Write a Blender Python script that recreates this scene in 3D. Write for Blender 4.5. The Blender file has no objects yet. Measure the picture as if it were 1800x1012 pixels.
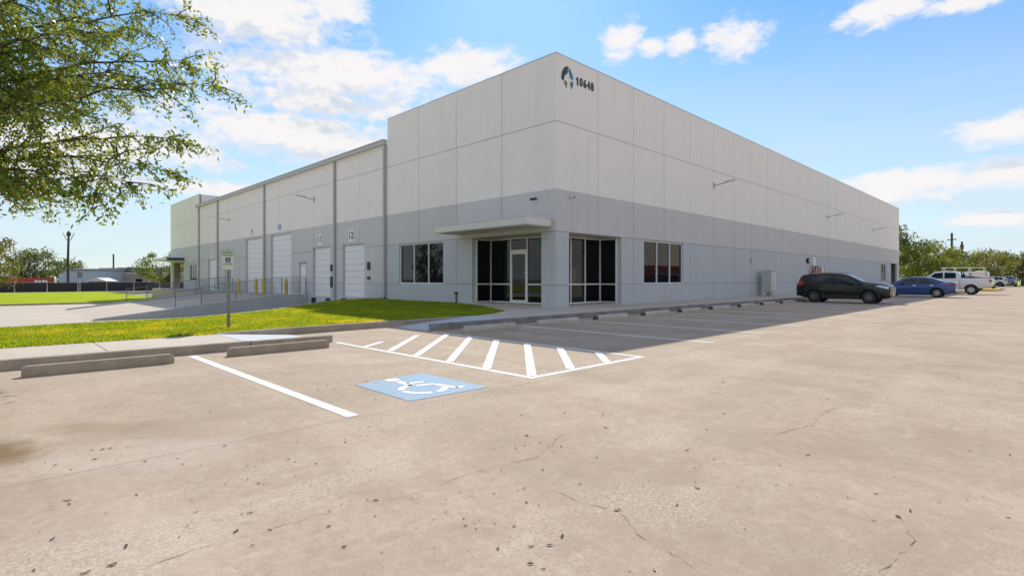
import bpy, bmesh, math, random
import numpy as np
from mathutils import Vector, Matrix
R = math.radians
S = bpy.context.scene
COL = S.collection

# ------------------------------------------------------------------ camera, sky, sun, exposure
CAM = (-15.8, -13.6, 1.30)
cd = bpy.data.cameras.new('camera'); cam = bpy.data.objects.new('camera', cd); COL.objects.link(cam)
cam.location = CAM; cam.rotation_euler = (R(90), 0, -R(44.583))
cd.sensor_width = 36; cd.lens = 36*938/1800; cd.shift_y = -16/1800; cd.clip_start = .05; cd.clip_end = 6000
S.camera = cam
SUN = Vector((8.2, 8.15, 10.1)).normalized()
W = bpy.data.worlds.new('World'); S.world = W; W.use_nodes = True
SKY_STRENGTH = .15; SUN_STRENGTH = 3.3; EXPOSURE = .50; SKY_SAT = 1.4; SKY_VAL = .80

class NT:
    """small helper to write node trees"""
    def __init__(s, tree): s.t = tree; s.n = tree.nodes; s.l = tree.links
    def new(s, typ, **kw):
        nd = s.n.new(typ)
        for k, v in kw.items(): setattr(nd, k, v)
        return nd
    def put(s, sock, v):
        if isinstance(v, bpy.types.NodeSocket): s.l.new(v, sock)
        elif v is not None: sock.default_value = v
    def math(s, op, a, b=None, c=None, clamp=False):
        nd = s.new('ShaderNodeMath', operation=op, use_clamp=clamp)
        for i, v in enumerate((a, b, c)):
            if v is not None: s.put(nd.inputs[i], v)
        return nd.outputs[0]
    def vec(s, op, a, b=None, sc=None):
        nd = s.new('ShaderNodeVectorMath', operation=op); s.put(nd.inputs[0], a)
        if b is not None: s.put(nd.inputs[1], b)
        if sc is not None: s.put(nd.inputs[3], sc)
        return nd.outputs['Value' if op in ('LENGTH', 'DOT_PRODUCT', 'DISTANCE') else 'Vector']
    def noise(s, v, scale, detail=4, rough=.55, dist=0, dims='3D'):
        nd = s.new('ShaderNodeTexNoise', noise_dimensions=dims)
        if v is not None: s.l.new(v, nd.inputs['Vector'])
        nd.inputs['Scale'].default_value = scale; nd.inputs['Detail'].default_value = detail
        nd.inputs['Roughness'].default_value = rough; nd.inputs['Distortion'].default_value = dist
        return nd.outputs[0]
    def maprange(s, v, a, b, c=0., d=1., smooth=False):
        nd = s.new('ShaderNodeMapRange', interpolation_type='SMOOTHSTEP' if smooth else 'LINEAR')
        s.put(nd.inputs[0], v)
        for i, x in enumerate((a, b, c, d)): s.put(nd.inputs[i+1], x)
        return nd.outputs[0]
    def mix(s, f, a, b, mode='MIX'):
        nd = s.new('ShaderNodeMix', data_type='RGBA', blend_type=mode)
        s.put(nd.inputs[0], f)
        for i, v in ((6, a), (7, b)):
            if isinstance(v, (tuple, list)) and len(v) == 3: v = (*v, 1)
            s.put(nd.inputs[i], v)
        return nd.outputs[2]
    def mapping(s, v, loc=(0,0,0), scale=(1,1,1), rot=(0,0,0), typ='POINT'):
        nd = s.new('ShaderNodeMapping', vector_type=typ); s.l.new(v, nd.inputs[0])
        nd.inputs[1].default_value = loc; nd.inputs[2].default_value = rot; nd.inputs[3].default_value = scale
        return nd.outputs[0]

def build_world():
    T = NT(W.node_tree); T.n.clear()
    out = T.new('ShaderNodeOutputWorld'); bg = T.new('ShaderNodeBackground')
    T.l.new(bg.outputs[0], out.inputs[0]); bg.inputs[1].default_value = SKY_STRENGTH
    sky = T.new('ShaderNodeTexSky', sky_type='NISHITA'); sky.sun_disc = False
    sky.sun_elevation = math.asin(SUN.z); sky.sun_rotation = math.atan2(SUN.x, SUN.y)
    sky.air_density = 1.0; sky.dust_density = .25; sky.ozone_density = 1.6; sky.altitude = 0
    tc = T.new('ShaderNodeTexCoord'); d = T.vec('NORMALIZE', tc.outputs['Generated'])
    sep = T.new('ShaderNodeSeparateXYZ'); T.l.new(d, sep.inputs[0])
    az = T.math('MULTIPLY', T.math('ARCTAN2', sep.outputs[0], sep.outputs[1]), 57.29578)
    el = T.math('MULTIPLY', T.math('ARCSINE', sep.outputs[2]), 57.29578)
    cb = T.new('ShaderNodeCombineXYZ'); T.l.new(az, cb.inputs[0]); T.l.new(el, cb.inputs[1]); p = cb.outputs[0]
    pn = T.mapping(p, scale=(.07, .12, 1))
    def density(off):
        q = T.vec('ADD', p, (0, off, 0)); qn = T.vec('ADD', pn, (0, off*.12, 0))
        acc = None
        for (a, e, ra, re) in CLOUDS:
            m = T.mapping(q, loc=(a, e, 0), scale=(ra, re, 1), typ='TEXTURE')
            v = T.math('SUBTRACT', 1., T.vec('LENGTH', m))
            v = T.math('MULTIPLY', v, 1.55)
            acc = v if acc is None else T.math('SMOOTH_MAX', acc, v, .25)
        # unseen broken cloud away from the placed banks, cover raised to whiten the light
        far = T.maprange(T.noise(T.mapping(q, scale=(.02, .05, 1)), 1.0, 3, .5), .38, .58, -1.0, .9)
        rel = T.math('ABSOLUTE', T.math('SUBTRACT', az, 44.6))
        far = T.math('SUBTRACT', far, T.maprange(T.math('ADD', rel, T.math('ABSOLUTE', el)), 62, 80, 2.5, 0))
        acc = T.math('MAXIMUM', acc, far)
        n = T.noise(qn, 3.2, 10, .62, .25)
        n2 = T.noise(qn, 1.1, 3, .5); n3 = T.noise(qn, 9.0, 6, .6, .4); n = T.math('ADD', n, T.math('MULTIPLY', T.math('SUBTRACT', n3, .5), .7))
        return T.math('ADD', acc, T.math('ADD', T.math('MULTIPLY', T.math('SUBTRACT', n, .5), 3.0), T.math('MULTIPLY', T.math('SUBTRACT', n2, .5), 1.0)))
    d0 = density(0); d1 = density(2.6)
    a = T.maprange(d0, -.3, 1.0, 0, 1, True)
    shade = T.math('MULTIPLY', T.maprange(T.math('SUBTRACT', d1, T.math('MULTIPLY', d0, .8)), -.25, .85, 0, .85, True), T.maprange(d0, .2, 1.1, .35, 1))
    k = 1/(SKY_STRENGTH*2**EXPOSURE)
    ccol = T.mix(shade, (.94*k, .92*k, .925*k), (.60*k, .69*k, .80*k))
    # thin veil near the horizon
    veil = T.math('MULTIPLY', T.maprange(el, 0, 34, 1, 0, True), T.maprange(T.noise(T.mapping(p, scale=(.03, .16, 1)), 1.6, 6, .55), .35, .7, .78, .98))
    hs = T.new('ShaderNodeHueSaturation'); hs.inputs['Saturation'].default_value = SKY_SAT; hs.inputs['Value'].default_value = SKY_VAL; T.l.new(sky.outputs[0], hs.inputs['Color'])
    base = T.mix(1., hs.outputs[0], SKY_TINT, 'MULTIPLY')
    base = T.mix(veil, base, (.70*k, .80*k, .88*k))
    T.l.new(T.mix(a, base, ccol), bg.inputs[0])
SKY_TINT = (.75, .93, 1.)
# cloud banks: bearing, elevation, half-width, half-height (degrees)
CLOUDS = [(26.85, 19.82, 12.98, 3.41), (39.71, 21.56, 6.23, 2.2), (18.95, 24.08, 9.35, 3.85), (26.29, 26.15, 4.15, 2.2), (22.53, 13.98, 15.58, 2.64), (7.07, 11.24, 11.94, 2.2), (56.15, 23.43, 2.39, 2.09), (58.93, 22.75, 2.08, 0.99), (62.04, 22.88, 1.56, 1.43), (67.68, 22.58, 3.43, 1.87), (79.71, 22.45, 4.67, 1.32), (84.69, 21.62, 3.63, 0.77), (87.49, 11.65, 3.63, 1.32), (87.1, 8.23, 4.15, 1.32), (81.32, 8.26, 6.75, 1.32), (79.71, 7.21, 4.67, 0.99), (86.43, 4.72, 3.63, 0.71), (3.77, 8.72, 10.38, 1.32), (14.65, 8.41, 9.35, 0.88), (24.66, 17.26, 10.38, 1.65)]
build_world()
sl = bpy.data.lights.new('sun', 'SUN'); sl.energy = SUN_STRENGTH; sl.angle = R(.53); sl.color = (1, .95, .87)
so = bpy.data.objects.new('sun', sl); COL.objects.link(so); so.rotation_euler = (-SUN).to_track_quat('-Z', 'Y').to_euler(); so.location = SUN*80
S.view_settings.view_transform = 'Standard'; S.view_settings.look = 'None'; S.view_settings.exposure = EXPOSURE; S.view_settings.gamma = 1
S.view_settings.use_curve_mapping = False
S.render.engine = 'CYCLES'; S.cycles.max_bounces = 8; S.cycles.transparent_max_bounces = 8

# ------------------------------------------------------------------ mesh helpers
class MB:
    def __init__(s): s.v = []; s.f = []
    def add(s, vs, fs):
        o = len(s.v); s.v += [tuple(v) for v in vs]; s.f += [tuple(i+o for i in f) for f in fs]; return s
    def box(s, x0, x1, y0, y1, z0, z1):
        x0, x1 = sorted((x0, x1)); y0, y1 = sorted((y0, y1)); z0, z1 = sorted((z0, z1))
        return s.add([(x0,y0,z0),(x1,y0,z0),(x1,y1,z0),(x0,y1,z0),(x0,y0,z1),(x1,y0,z1),(x1,y1,z1),(x0,y1,z1)],
                     [(0,3,2,1),(4,5,6,7),(0,1,5,4),(1,2,6,5),(2,3,7,6),(3,0,4,7)])
    def prism(s, pts, z0, z1):
        n = len(pts); a = sum(pts[i][0]*pts[(i+1) % n][1]-pts[(i+1) % n][0]*pts[i][1] for i in range(n))
        if a < 0: pts = pts[::-1]
        f0 = z0 if callable(z0) else (lambda x, y: z0); f1 = z1 if callable(z1) else (lambda x, y: z1)
        vs = [(x, y, f0(x, y)) for x, y in pts]+[(x, y, f1(x, y)) for x, y in pts]
        return s.add(vs, [tuple(range(n))[::-1], tuple(range(n, 2*n))]+[(i, (i+1) % n, n+(i+1) % n, n+i) for i in range(n)])
    def tube(s, pts, rad, n=8, caps=True):
        pts = [Vector(p) for p in pts]; m = len(pts)
        if not hasattr(rad, '__len__'): rad = [rad]*m
        vs = []; ref = None
        for i, p in enumerate(pts):
            t = (pts[min(i+1, m-1)]-pts[max(i-1, 0)]).normalized()
            if ref is None or abs(ref.dot(t)) > .98: ref = Vector((0,0,1)) if abs(t.z) < .9 else Vector((1,0,0))
            a = t.cross(ref).normalized(); b = t.cross(a).normalized(); ref = -b if False else ref
            for k in range(n):
                th = 2*math.pi*k/n; vs.append(p+(a*math.cos(th)+b*math.sin(th))*rad[i])
        fs = [(i*n+k, (i+1)*n+k, (i+1)*n+(k+1) % n, i*n+(k+1) % n) for i in range(m-1) for k in range(n)]
        if caps: fs += [tuple(range(n)), tuple(range((m-1)*n, m*n))[::-1]]
        return s.add(vs, fs)
    def xf(s, M):
        s.v = [tuple(M @ Vector(v)) for v in s.v]; return s
    def mesh(s, name, m, smooth=False, bevel=0):
        me = bpy.data.meshes.new(name); me.from_pydata(s.v, [], s.f)
        if bevel:
            bm = bmesh.new(); bm.from_mesh(me); bmesh.ops.remove_doubles(bm, verts=bm.verts, dist=1e-5)
            es = [e for e in bm.edges if len(e.link_faces) == 2 and e.calc_face_angle(0) > .5]
            bmesh.ops.bevel(bm, geom=es, offset=bevel, segments=2, affect='EDGES', profile=.5, clamp_overlap=True)
            bm.to_mesh(me); bm.free()
        if m is not None: me.materials.append(m)
        if smooth:
            me.polygons.foreach_set('use_smooth', [True]*len(me.polygons)); me.set_sharp_from_angle(angle=R(38))
        me.update(); return me
    def build(s, name, m, parent=None, smooth=False, bevel=0):
        return obj(name, s.mesh(name, m, smooth, bevel), parent)
def obj(name, me, parent=None):
    o = bpy.data.objects.new(name, me); COL.objects.link(o)
    if parent is not None: o.parent = parent
    return o
def tag(o, label=None, cat=None, group=None, kind=None):
    if label: o['label'] = label
    if cat: o['category'] = cat
    if group: o['group'] = group
    if kind: o['kind'] = kind
    return o
def thing(name, label, cat, loc=(0,0,0), rz=0, group=None):
    o = bpy.data.objects.new(name, None); COL.objects.link(o); o.location = loc; o.rotation_euler = (0,0,rz); o.empty_display_size = .2
    return tag(o, label, cat, group)
def struct(name, mb, m, parent=None, **kw):
    o = mb.build(name, m, parent, **kw)
    if parent is None: o['kind'] = 'structure'
    return o
def copy_tree(o, parent=None):
    c = o.copy(); COL.objects.link(c)
    if parent is not None: c.parent = parent
    for ch in list(o.children): copy_tree(ch, c)
    return c
def text_mesh(s, size, mt, extrude=.002, align='CENTER', bold=0.):
    cu = bpy.data.curves.new('lettering', 'FONT'); cu.body = s; cu.size = size; cu.extrude = extrude; cu.align_x = align; cu.align_y = 'CENTER'
    cu.resolution_u = 3; cu.offset = bold
    o = bpy.data.objects.new('lettering', cu); COL.objects.link(o)
    me = bpy.data.meshes.new_from_object(o.evaluated_get(bpy.context.evaluated_depsgraph_get()))
    bpy.data.objects.remove(o); me.materials.clear(); me.materials.append(mt); return me
def in_poly(P, poly):
    x, y = P[:, 0], P[:, 1]; ins = np.zeros(len(P), bool); n = len(poly)
    for i in range(n):
        x0, y0 = poly[i]; x1, y1 = poly[(i+1) % n]
        c = ((y0 > y) != (y1 > y)); 
        with np.errstate(divide='ignore', invalid='ignore'): ins ^= c & (x < (x1-x0)*(y-y0)/(y1-y0)+x0)
    return ins

# ------------------------------------------------------------------ materials
def mat(name, col, rough=.6, metal=0., var=.0, vscale=2., bump=0., bscale=60., spec=.5, col2=None, streak=None, coat=0.):
    m = bpy.data.materials.new(name); m.use_nodes = True; T = NT(m.node_tree); b = T.n['Principled BSDF']
    b.inputs['Roughness'].default_value = rough; b.inputs['Metallic'].default_value = metal; b.inputs['Specular IOR Level'].default_value = spec
    if coat: b.inputs['Coat Weight'].default_value = coat; b.inputs['Coat Roughness'].default_value = .03
    c = (*col, 1)
    if var or bump:
        g = T.new('ShaderNodeNewGeometry').outputs['Position']
    if var:
        n = T.noise(g, vscale, 6, .6); n2 = T.noise(g, vscale*9, 4, .6)
        f = T.maprange(T.math('ADD', T.math('MULTIPLY', n, .65), T.math('MULTIPLY', n2, .35)), .3, .7)
        lo = tuple(x*(1-var) for x in col); hi = col2 or tuple(min(1, x*(1+var)) for x in col)
        cc = T.mix(f, lo, hi)
        if streak:
            sn = T.noise(T.mapping(g, scale=(streak, streak, .06*streak)), 1., 5, .6)
            cc = T.mix(T.maprange(sn,   .5, .8, 0, .22), cc, tuple(x*.74 for x in col))
        T.l.new(cc, b.inputs['Base Color'])
    else: b.inputs['Base Color'].default_value = c
    if bump:
        bn = T.new('ShaderNodeBump'); bn.inputs['Strength'].default_value = bump; bn.inputs['Distance'].default_value = .01
        T.l.new(T.noise(g, bscale, 5, .6), bn.inputs['Height']); T.l.new(bn.outputs[0], b.inputs['Normal'])
    return m
def leaf_mat(name, c1, c2, c3, trans=.45, rough=.45, tint=(1.7, 1.45, .6)):
    m = bpy.data.materials.new(name); m.use_nodes = True; T = NT(m.node_tree); T.n.clear()
    out = T.new('ShaderNodeOutputMaterial'); mx = T.new('ShaderNodeMixShader'); mx.inputs[0].default_value = trans
    pb = T.new('ShaderNodeBsdfPrincipled'); tr = T.new('ShaderNodeBsdfTranslucent')
    g = T.new('ShaderNodeNewGeometry'); r = g.outputs['Random Per Island']
    cr = T.new('ShaderNodeValToRGB'); T.l.new(r, cr.inputs[0]); e = cr.color_ramp.elements
    e[0].color = (*c1, 1); e[1].color = (*c3, 1); k = e.new(.55); k.color = (*c2, 1)
    n = T.noise(g.outputs['Position'], .9, 5, .65); c = T.mix(T.maprange(n, .38, .62, 0, .6), cr.outputs[0], c1); c = T.mix(T.maprange(n, .46, .30, 0, .45), c, c3)
    T.l.new(c, pb.inputs['Base Color']); pb.inputs['Roughness'].default_value = rough; pb.inputs['Specular IOR Level'].default_value = .4
    T.l.new(T.mix(1., c, tint, 'MULTIPLY'), tr.inputs[0])
    T.l.new(pb.outputs[0], mx.inputs[1]); T.l.new(tr.outputs[0], mx.inputs[2]); T.l.new(mx.outputs[0], out.inputs[0])
    return m
def concrete_lot():
    m = bpy.data.materials.new('lot_concrete'); m.use_nodes = True; T = NT(m.node_tree); b = T.n['Principled BSDF']
    g = T.new('ShaderNodeNewGeometry').outputs['Position']
    big = T.noise(g, .16, 5, .6, .4); mid = T.noise(g, .9, 7, .62, .6); fine = T.noise(g, 14, 6, .7); grit = T.noise(g, 150, 2, .8); speck = T.noise(g, 55, 2, .7)
    c = T.mix(T.maprange(big, .35, .68), (.425, .32, .215), (.50, .392, .285))
    c = T.mix(T.maprange(mid, .42, .72, 0, .75), c, (.545, .43, .315))
    c = T.mix(T.maprange(mid, .48, .26, 0, .6), c, (.33, .245, .165))
    c = T.mix(T.maprange(speck, .56, .72, 0, .5), c, (.27, .20, .135))
    c = T.mix(T.maprange(speck, .40, .26, 0, .5), c, (.66, .56, .44))
    mot = T.noise(g, 4.5, 9, .72, .8)
    c = T.mix(T.maprange(mot, .50, .66, 0, .5), c, (.345, .265, .185))
    c = T.mix(T.maprange(mot, .46, .32, 0, .5), c, (.60, .50, .385))
    # traffic film drawn out along the driving lane
    lane = T.noise(T.mapping(g, scale=(.12, 1.3, 1)), 1., 6, .6, .3)
    c = T.mix(T.maprange(lane, .50, .70, 0, .42), c, (.345, .27, .195))
    c = T.mix(T.maprange(fine, .40, .62, 0, .6), c, (.36, .27, .19))
    c = T.mix(T.maprange(grit, .52, .70, 0, .6), c, (.25, .195, .14))
    c = T.mix(T.maprange(grit, .46, .30, 0, .55), c, (.69, .57, .43))
    lane2 = T.noise(T.mapping(g, loc=(5, 2, 0), scale=(1.1, .16, 1)), 1., 6, .62, .4)
    c = T.mix(T.maprange(lane2, .49, .70, 0, .42), c, (.34, .26, .18))
    c = T.mix(T.maprange(lane2, .46, .30, 0, .4), c, (.58, .46, .345))
    # worn aggregate patches
    wear = T.math('MULTIPLY', T.maprange(T.noise(T.mapping(g, loc=(3.1, 1.7, 0), scale=(.5, .8, 1)), 1., 5, .6), .52, .64), T.maprange(T.noise(g, 46, 4, .7), .46, .62))
    c = T.mix(T.math('MULTIPLY', wear, .5), c, (.70, .61, .49))
    # a rusty brown stain under the tree and its grey halo
    def blob(x, y, rx, ry):
        q = T.mapping(T.vec('ADD', g, T.vec('SCALE', T.new('ShaderNodeTexNoise').outputs['Color'], None, .0)), loc=(x, y, 0), scale=(rx, ry, 9), rot=(0, 0, R(-40)), typ='TEXTURE')
        return T.maprange(T.math('ADD', T.vec('LENGTH', q), T.math('MULTIPLY', T.math('SUBTRACT', T.noise(g, 1.7, 6, .65), .5), 1.6)), 1.05, .35, 0, 1, True)
    c = T.mix(T.math('MULTIPLY', blob(-15.85, -8.0, .62, .42), .85), c, (.19, .105, .035))
    c = T.mix(T.math('MULTIPLY', blob(-15.1, -7.75, .6, .3), .35), c, (.25, .16, .08))
    c = T.mix(T.math('MULTIPLY', blob(-14.9, -8.9, .9, .5), .35), c, (.58, .50, .41))
    T.l.new(c, b.inputs['Base Color']); b.inputs['Roughness'].default_value = .85; b.inputs['Specular IOR Level'].default_value = .25
    bn = T.new('ShaderNodeBump'); bn.inputs['Strength'].default_value = .6; bn.inputs['Distance'].default_value = .006
    T.l.new(T.math('ADD', grit, T.math('MULTIPLY', fine, .8)), bn.inputs['Height']); T.l.new(bn.outputs[0], b.inputs['Normal'])
    return m
def paint_mat(name, col, wear=.4):
    m = mat(name, col, .75, spec=.3); T = NT(m.node_tree); b = T.n['Principled BSDF']
    g = T.new('ShaderNodeNewGeometry').outputs['Position']
    n = T.math('ADD', T.math('MULTIPLY', T.noise(g, 3, 5, .6), .55), T.math('MULTIPLY', T.noise(g, 55, 5, .7), .45))
    c = T.mix(T.maprange(n, .50, .66, 0, wear*2.0, True), col, (.42, .36, .29))
    c = T.mix(T.maprange(T.noise(g, 9, 4, .6), .4, .7, 0, .25), c, tuple(x*.8 for x in col))
    T.l.new(c, b.inputs['Base Color']); return m
M = {}
M['lot'] = concrete_lot()
M['joint'] = mat('joint_filler', (.27, .22, .16), .9)
M['line'] = paint_mat('white_line_paint', (.80, .77, .72), .3)
M['blue_paint'] = paint_mat('pale_blue_paint', (.25, .375, .48), .35)
M['crack'] = mat('crack_dirt', (.20, .155, .11), .95)
M['walk'] = mat('walk_concrete', (.55, .465, .37), .85, var=.14, vscale=1.3, bump=.25, bscale=90)
M['kerb'] = mat('kerb_concrete', (.38, .31, .235), .9, var=.3, vscale=2.2, bump=.4, bscale=60)
M['kerb_dirty'] = mat('stained_kerb_concrete', (.25, .235, .215), .9, var=.5, vscale=1.6, bump=.5, bscale=50)
M['stop'] = mat('wheel_stop_concrete', (.50, .445, .37), .9, var=.25, vscale=3, bump=.4, bscale=70)
M['stop_brown'] = mat('brown_wheel_stop_concrete', (.36, .29, .21), .9, var=.22, vscale=3, bump=.4, bscale=70)
M['stop_end'] = mat('dark_stop_end', (.10, .085, .075), .9, var=.4, vscale=9, bump=.3)
M['ramp_paint'] = mat('kerb_ramp_paint', (.50, .52, .53), .8, var=.10, vscale=2.5, bump=.2)
M['court'] = mat('court_concrete', (.52, .44, .345), .85, var=.12, vscale=.4, bump=.2)
M['white_wall'] = mat('white_wall_paint', (.88, .82, .75), .8, var=.03, vscale=.8, bump=.12, bscale=35, streak=1.6)
M['grey_wall'] = mat('grey_wall_paint', (.60, .58, .55), .8, var=.045, vscale=.8, bump=.12, bscale=35, streak=1.6)
M['pale_wall'] = mat('pale_grey_wall_paint', (.515, .535, .535), .8, var=.045, vscale=.8, bump=.12, bscale=35, streak=1.6)
M['reveal'] = mat('wall_joint', (.36, .34, .30), .9)
M['trim'] = mat('white_trim', (.78, .76, .71), .45)
M['cream'] = mat('cream_canopy_paint', (.66, .62, .53), .7, var=.03)
M['canopy'] = mat('pale_canopy_metal', (.68, .66, .61), .5, var=.03)
M['glass'] = mat('tinted_glass', (.006, .008, .010), .015, spec=.42)
M['door_white'] = mat('white_dock_door', (.80, .80, .78), .5, var=.03, vscale=2.)
M['gutter'] = mat('grey_gutter', (.50, .48, .45), .5, var=.05)
M['downspout'] = mat('downspout_grey', (.45, .43, .40), .5, var=.08)
M['black'] = mat('black_rubber', (.012, .012, .013), .7)
M['dark_metal'] = mat('dark_metal', (.05, .05, .055), .45, metal=.3)
M['rail'] = mat('steel_rail_paint', (.17, .20, .23), .45, metal=.3, var=.12, vscale=8)
M['galv'] = mat('galvanised_steel', (.42, .42, .41), .4, metal=.75, var=.12, vscale=7)
M['post'] = mat('green_grey_sign_post', (.27, .27, .23), .55, metal=.3, var=.15, vscale=8)
M['yellow'] = mat('bollard_yellow', (.62, .43, .03), .55, var=.2, vscale=5)
M['navy'] = mat('navy_fascia', (.02, .03, .13), .5)
M['tan'] = mat('tan_wall', (.38, .32, .24), .8, var=.06)
M['plate_white'] = mat('sign_white', (.74, .79, .82), .4)
M['ink'] = mat('sign_ink', (.018, .03, .045), .5)
M['sign_green'] = mat('sign_green', (.06, .25, .16), .45)
M['sign_blue'] = mat('sign_blue', (.02, .09, .33), .45)
M['logo_dark'] = mat('logo_dark_teal', (.012, .05, .065), .5)
M['logo_blue'] = mat('logo_blue', (.01, .20, .36), .5)
M['logo_green'] = mat('logo_olive_green', (.15, .22, .03), .5)
M['logo_teal'] = mat('logo_teal', (.03, .22, .21), .5)
M['red'] = mat('fire_red', (.36, .02, .025), .45)
M['soil'] = mat('lawn_soil', (.12, .21, .015), .95, var=.3, vscale=5)
M['far_grass'] = mat('far_lawn_grass', (.33, .40, .008), .9, spec=.05, var=.2, vscale=.5, bump=.6, bscale=20)
M['field'] = mat('dry_ground', (.30, .27, .19), .95, var=.2, vscale=.05)
M['bark'] = mat('grey_brown_bark', (.11, .085, .06), .9, var=.35, vscale=6, bump=.7, bscale=25)
M['twig'] = mat('twig_bark', (.07, .05, .035), .9)
M['leaf_near'] = leaf_mat('oak_leaf', (.085, .155, .035), (.205, .29, .05), (.44, .43, .10), .55, .3)
M['leaf_a'] = leaf_mat('dark_green_foliage', (.045, .08, .022), (.10, .145, .033), (.21, .235, .06), .42)
M['leaf_b'] = leaf_mat('bright_green_foliage', (.085, .125, .026), (.175, .215, .04), (.31, .32, .075), .45)
M['leaf_c'] = leaf_mat('olive_foliage', (.10, .11, .038), (.19, .19, .06), (.31, .28, .11), .42)
M['blade'] = leaf_mat('grass_blade', (.06, .185, .018), (.11, .265, .024), (.29, .37, .05), .62, .5, (4.6, 2.2, .6))
M['litter'] = mat('dry_leaf_brown', (.07, .042, .024), .8, var=.4, vscale=20)
M['litter_pale'] = mat('pale_seed_husk', (.42, .34, .23), .8, var=.3, vscale=20)
M['fence_mesh'] = mat('black_screen_mesh', (.022, .020, .026), .75, var=.3, vscale=.5)
M['container'] = mat('orange_red_container', (.40, .075, .035), .6, var=.18, vscale=.5)
M['metal_wall'] = mat('pale_blue_metal_wall', (.40, .46, .52), .6, var=.04)
M['roof_metal'] = mat('pale_metal_roof', (.62, .60, .55), .45, var=.06)
M['tan_block'] = mat('tan_block_wall', (.36, .32, .26), .85, var=.08, vscale=.3)
M['slate'] = mat('grey_flat_roof', (.17, .17, .18), .85, var=.15)
M['shed'] = mat('maroon_shed_wall', (.16, .05, .05), .8, var=.1)
M['pole_wood'] = mat('creosoted_pole', (.065, .055, .035), .9, var=.3, vscale=4)
M['maroon'] = mat('maroon_trailer', (.20, .035, .026), .6, var=.1)
M['cream_wall'] = mat('cream_wall', (.60, .54, .45), .8, var=.04)

# ------------------------------------------------------------------ ground, lot, walks, kerbs
g = MB(); N = 2500.
g.add([(-N,-N,-1.30),(N,-N,-1.30),(N,N,-1.30),(-N,N,-1.30)], [(0,1,2,3)]); struct('ground', g, M['field'])
lot = struct('parking_lot', MB().box(-46, 122, -64, 2.9, -1.5, -.02), M['joint'])
sx = [-46, -22.5, 5.4, 30, 56, 84, 122]; sy = [-64, -57, -51, -45, -39, -33, -27, -21, -15, -9.0, -1.0]
rng = random.Random(3)
for i in range(len(sx)-1):
    for j in range(len(sy)-1):
        
        dz = rng.uniform(-.0012, .0012)
        MB().box(sx[i]+.002, sx[i+1]-.002, sy[j]+.002, sy[j+1]-.002, -.019, dz).build('slab', M['lot'], lot)

LZ = .005   # paint film above the slabs
def strip(p0, p1, w, name='painted_line', m='line', z=LZ):
    a = Vector((*p0, 0)); b = Vector((*p1, 0)); n = (b-a).normalized().cross(Vector((0,0,1)))*w/2
    q = [(a+n), (a-n), (b-n), (b+n)]
    return MB().prism([(p.x, p.y) for p in q], z-.003, z).build(name, M[m], lot)
strip((-13.33, -3.42), (-13.33, -8.95), .12)
# hatched aisle beside the accessible bay
strip((-10.70, -3.3), (-10.70, -8.74), .10); strip((-10.75, -8.79), (-8.0, -8.79), .10); strip((-8.03, -2.95), (-8.03, -8.74), .10)
for (a, b) in [((-10.65,-4.39),(-9.99,-3.9)),((-10.65,-5.25),(-8.75,-3.35)),((-10.65,-6.07),(-8.08,-3.62)),((-10.65,-6.98),(-8.08,-4.45)),((-10.65,-7.85),(-8.08,-5.3)),((-10.62,-8.72),(-8.08,-6.2)),((-9.82,-8.74),(-8.08,-7.05)),((-8.94,-8.74),(-8.08,-7.93))]:
    strip(a, b, .13, z=LZ+.0035)
for k in range(22):
    x = -5.27+2.715*k
    strip((x, -3.35), (x, -8.75), .10)
# accessible bay symbol on its pale blue square
MB().prism([(-12.60,-8.80),(-11.50,-8.84),(-11.52,-7.48),(-12.58,-7.60)], LZ-.003, LZ).build('blue_square', M['blue_paint'], lot)
def wheelchair(kind):
    """polygons of the wheelchair symbol in a unit frame, x right, y up"""
    def arc(cx, cy, r0, r1, a0, a1, n=14):
        o = [(cx+r1*math.cos(R(a0+(a1-a0)*i/n)), cy+r1*math.sin(R(a0+(a1-a0)*i/n))) for i in range(n+1)]
        return o+[(cx+r0*math.cos(R(a1+(a0-a1)*i/n)), cy+r0*math.sin(R(a1+(a0-a1)*i/n))) for i in range(n+1)]
    def seg(p, q, w):
        a = Vector((*p, 0)); b = Vector((*q, 0)); n = (b-a).normalized().cross(Vector((0,0,1)))*w/2
        return [(v.x, v.y) for v in (a+n, a-n, b-n, b+n)]
    head = [(-.12+.085*math.cos(t*math.pi/7), .43+.085*math.sin(t*math.pi/7)) for t in range(14)]
    if kind == 'stencil':
        return [head, seg((-.10,.31),(-.06,.0),.085), seg((-.06,.14),(.15,.14),.06), seg((-.02,-.02),(.19,-.04),.075), seg((.19,-.06),(.30,-.36),.075), seg((.30,-.36),(.40,-.33),.07),
                arc(-.02,-.20,.19,.265,95,170), arc(-.02,-.20,.19,.265,185,270), arc(-.02,-.20,.19,.265,285,345)]
    return [head, seg((-.10,.31),(-.06,-.02),.09), seg((-.07,.14),(.15,.14),.065), seg((-.06,-.03),(.19,-.03),.085), seg((.17,-.03),(.29,-.34),.08), seg((.27,-.36),(.40,-.31),.07), arc(-.02,-.18,.19,.265,105,340)]
up = Vector((.13,.68,0)).normalized(); rt = Vector((up.y, -up.x, 0))
sym = MB()
for poly in wheelchair('stencil'):
    sym.prism([(-12.06+rt.x*x*1.10+up.x*y*1.12, -8.16+rt.y*x*1.10+up.y*y*1.12) for x, y in poly], LZ, LZ+.004)
sym.build('wheelchair_symbol', M['line'], lot)
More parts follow.
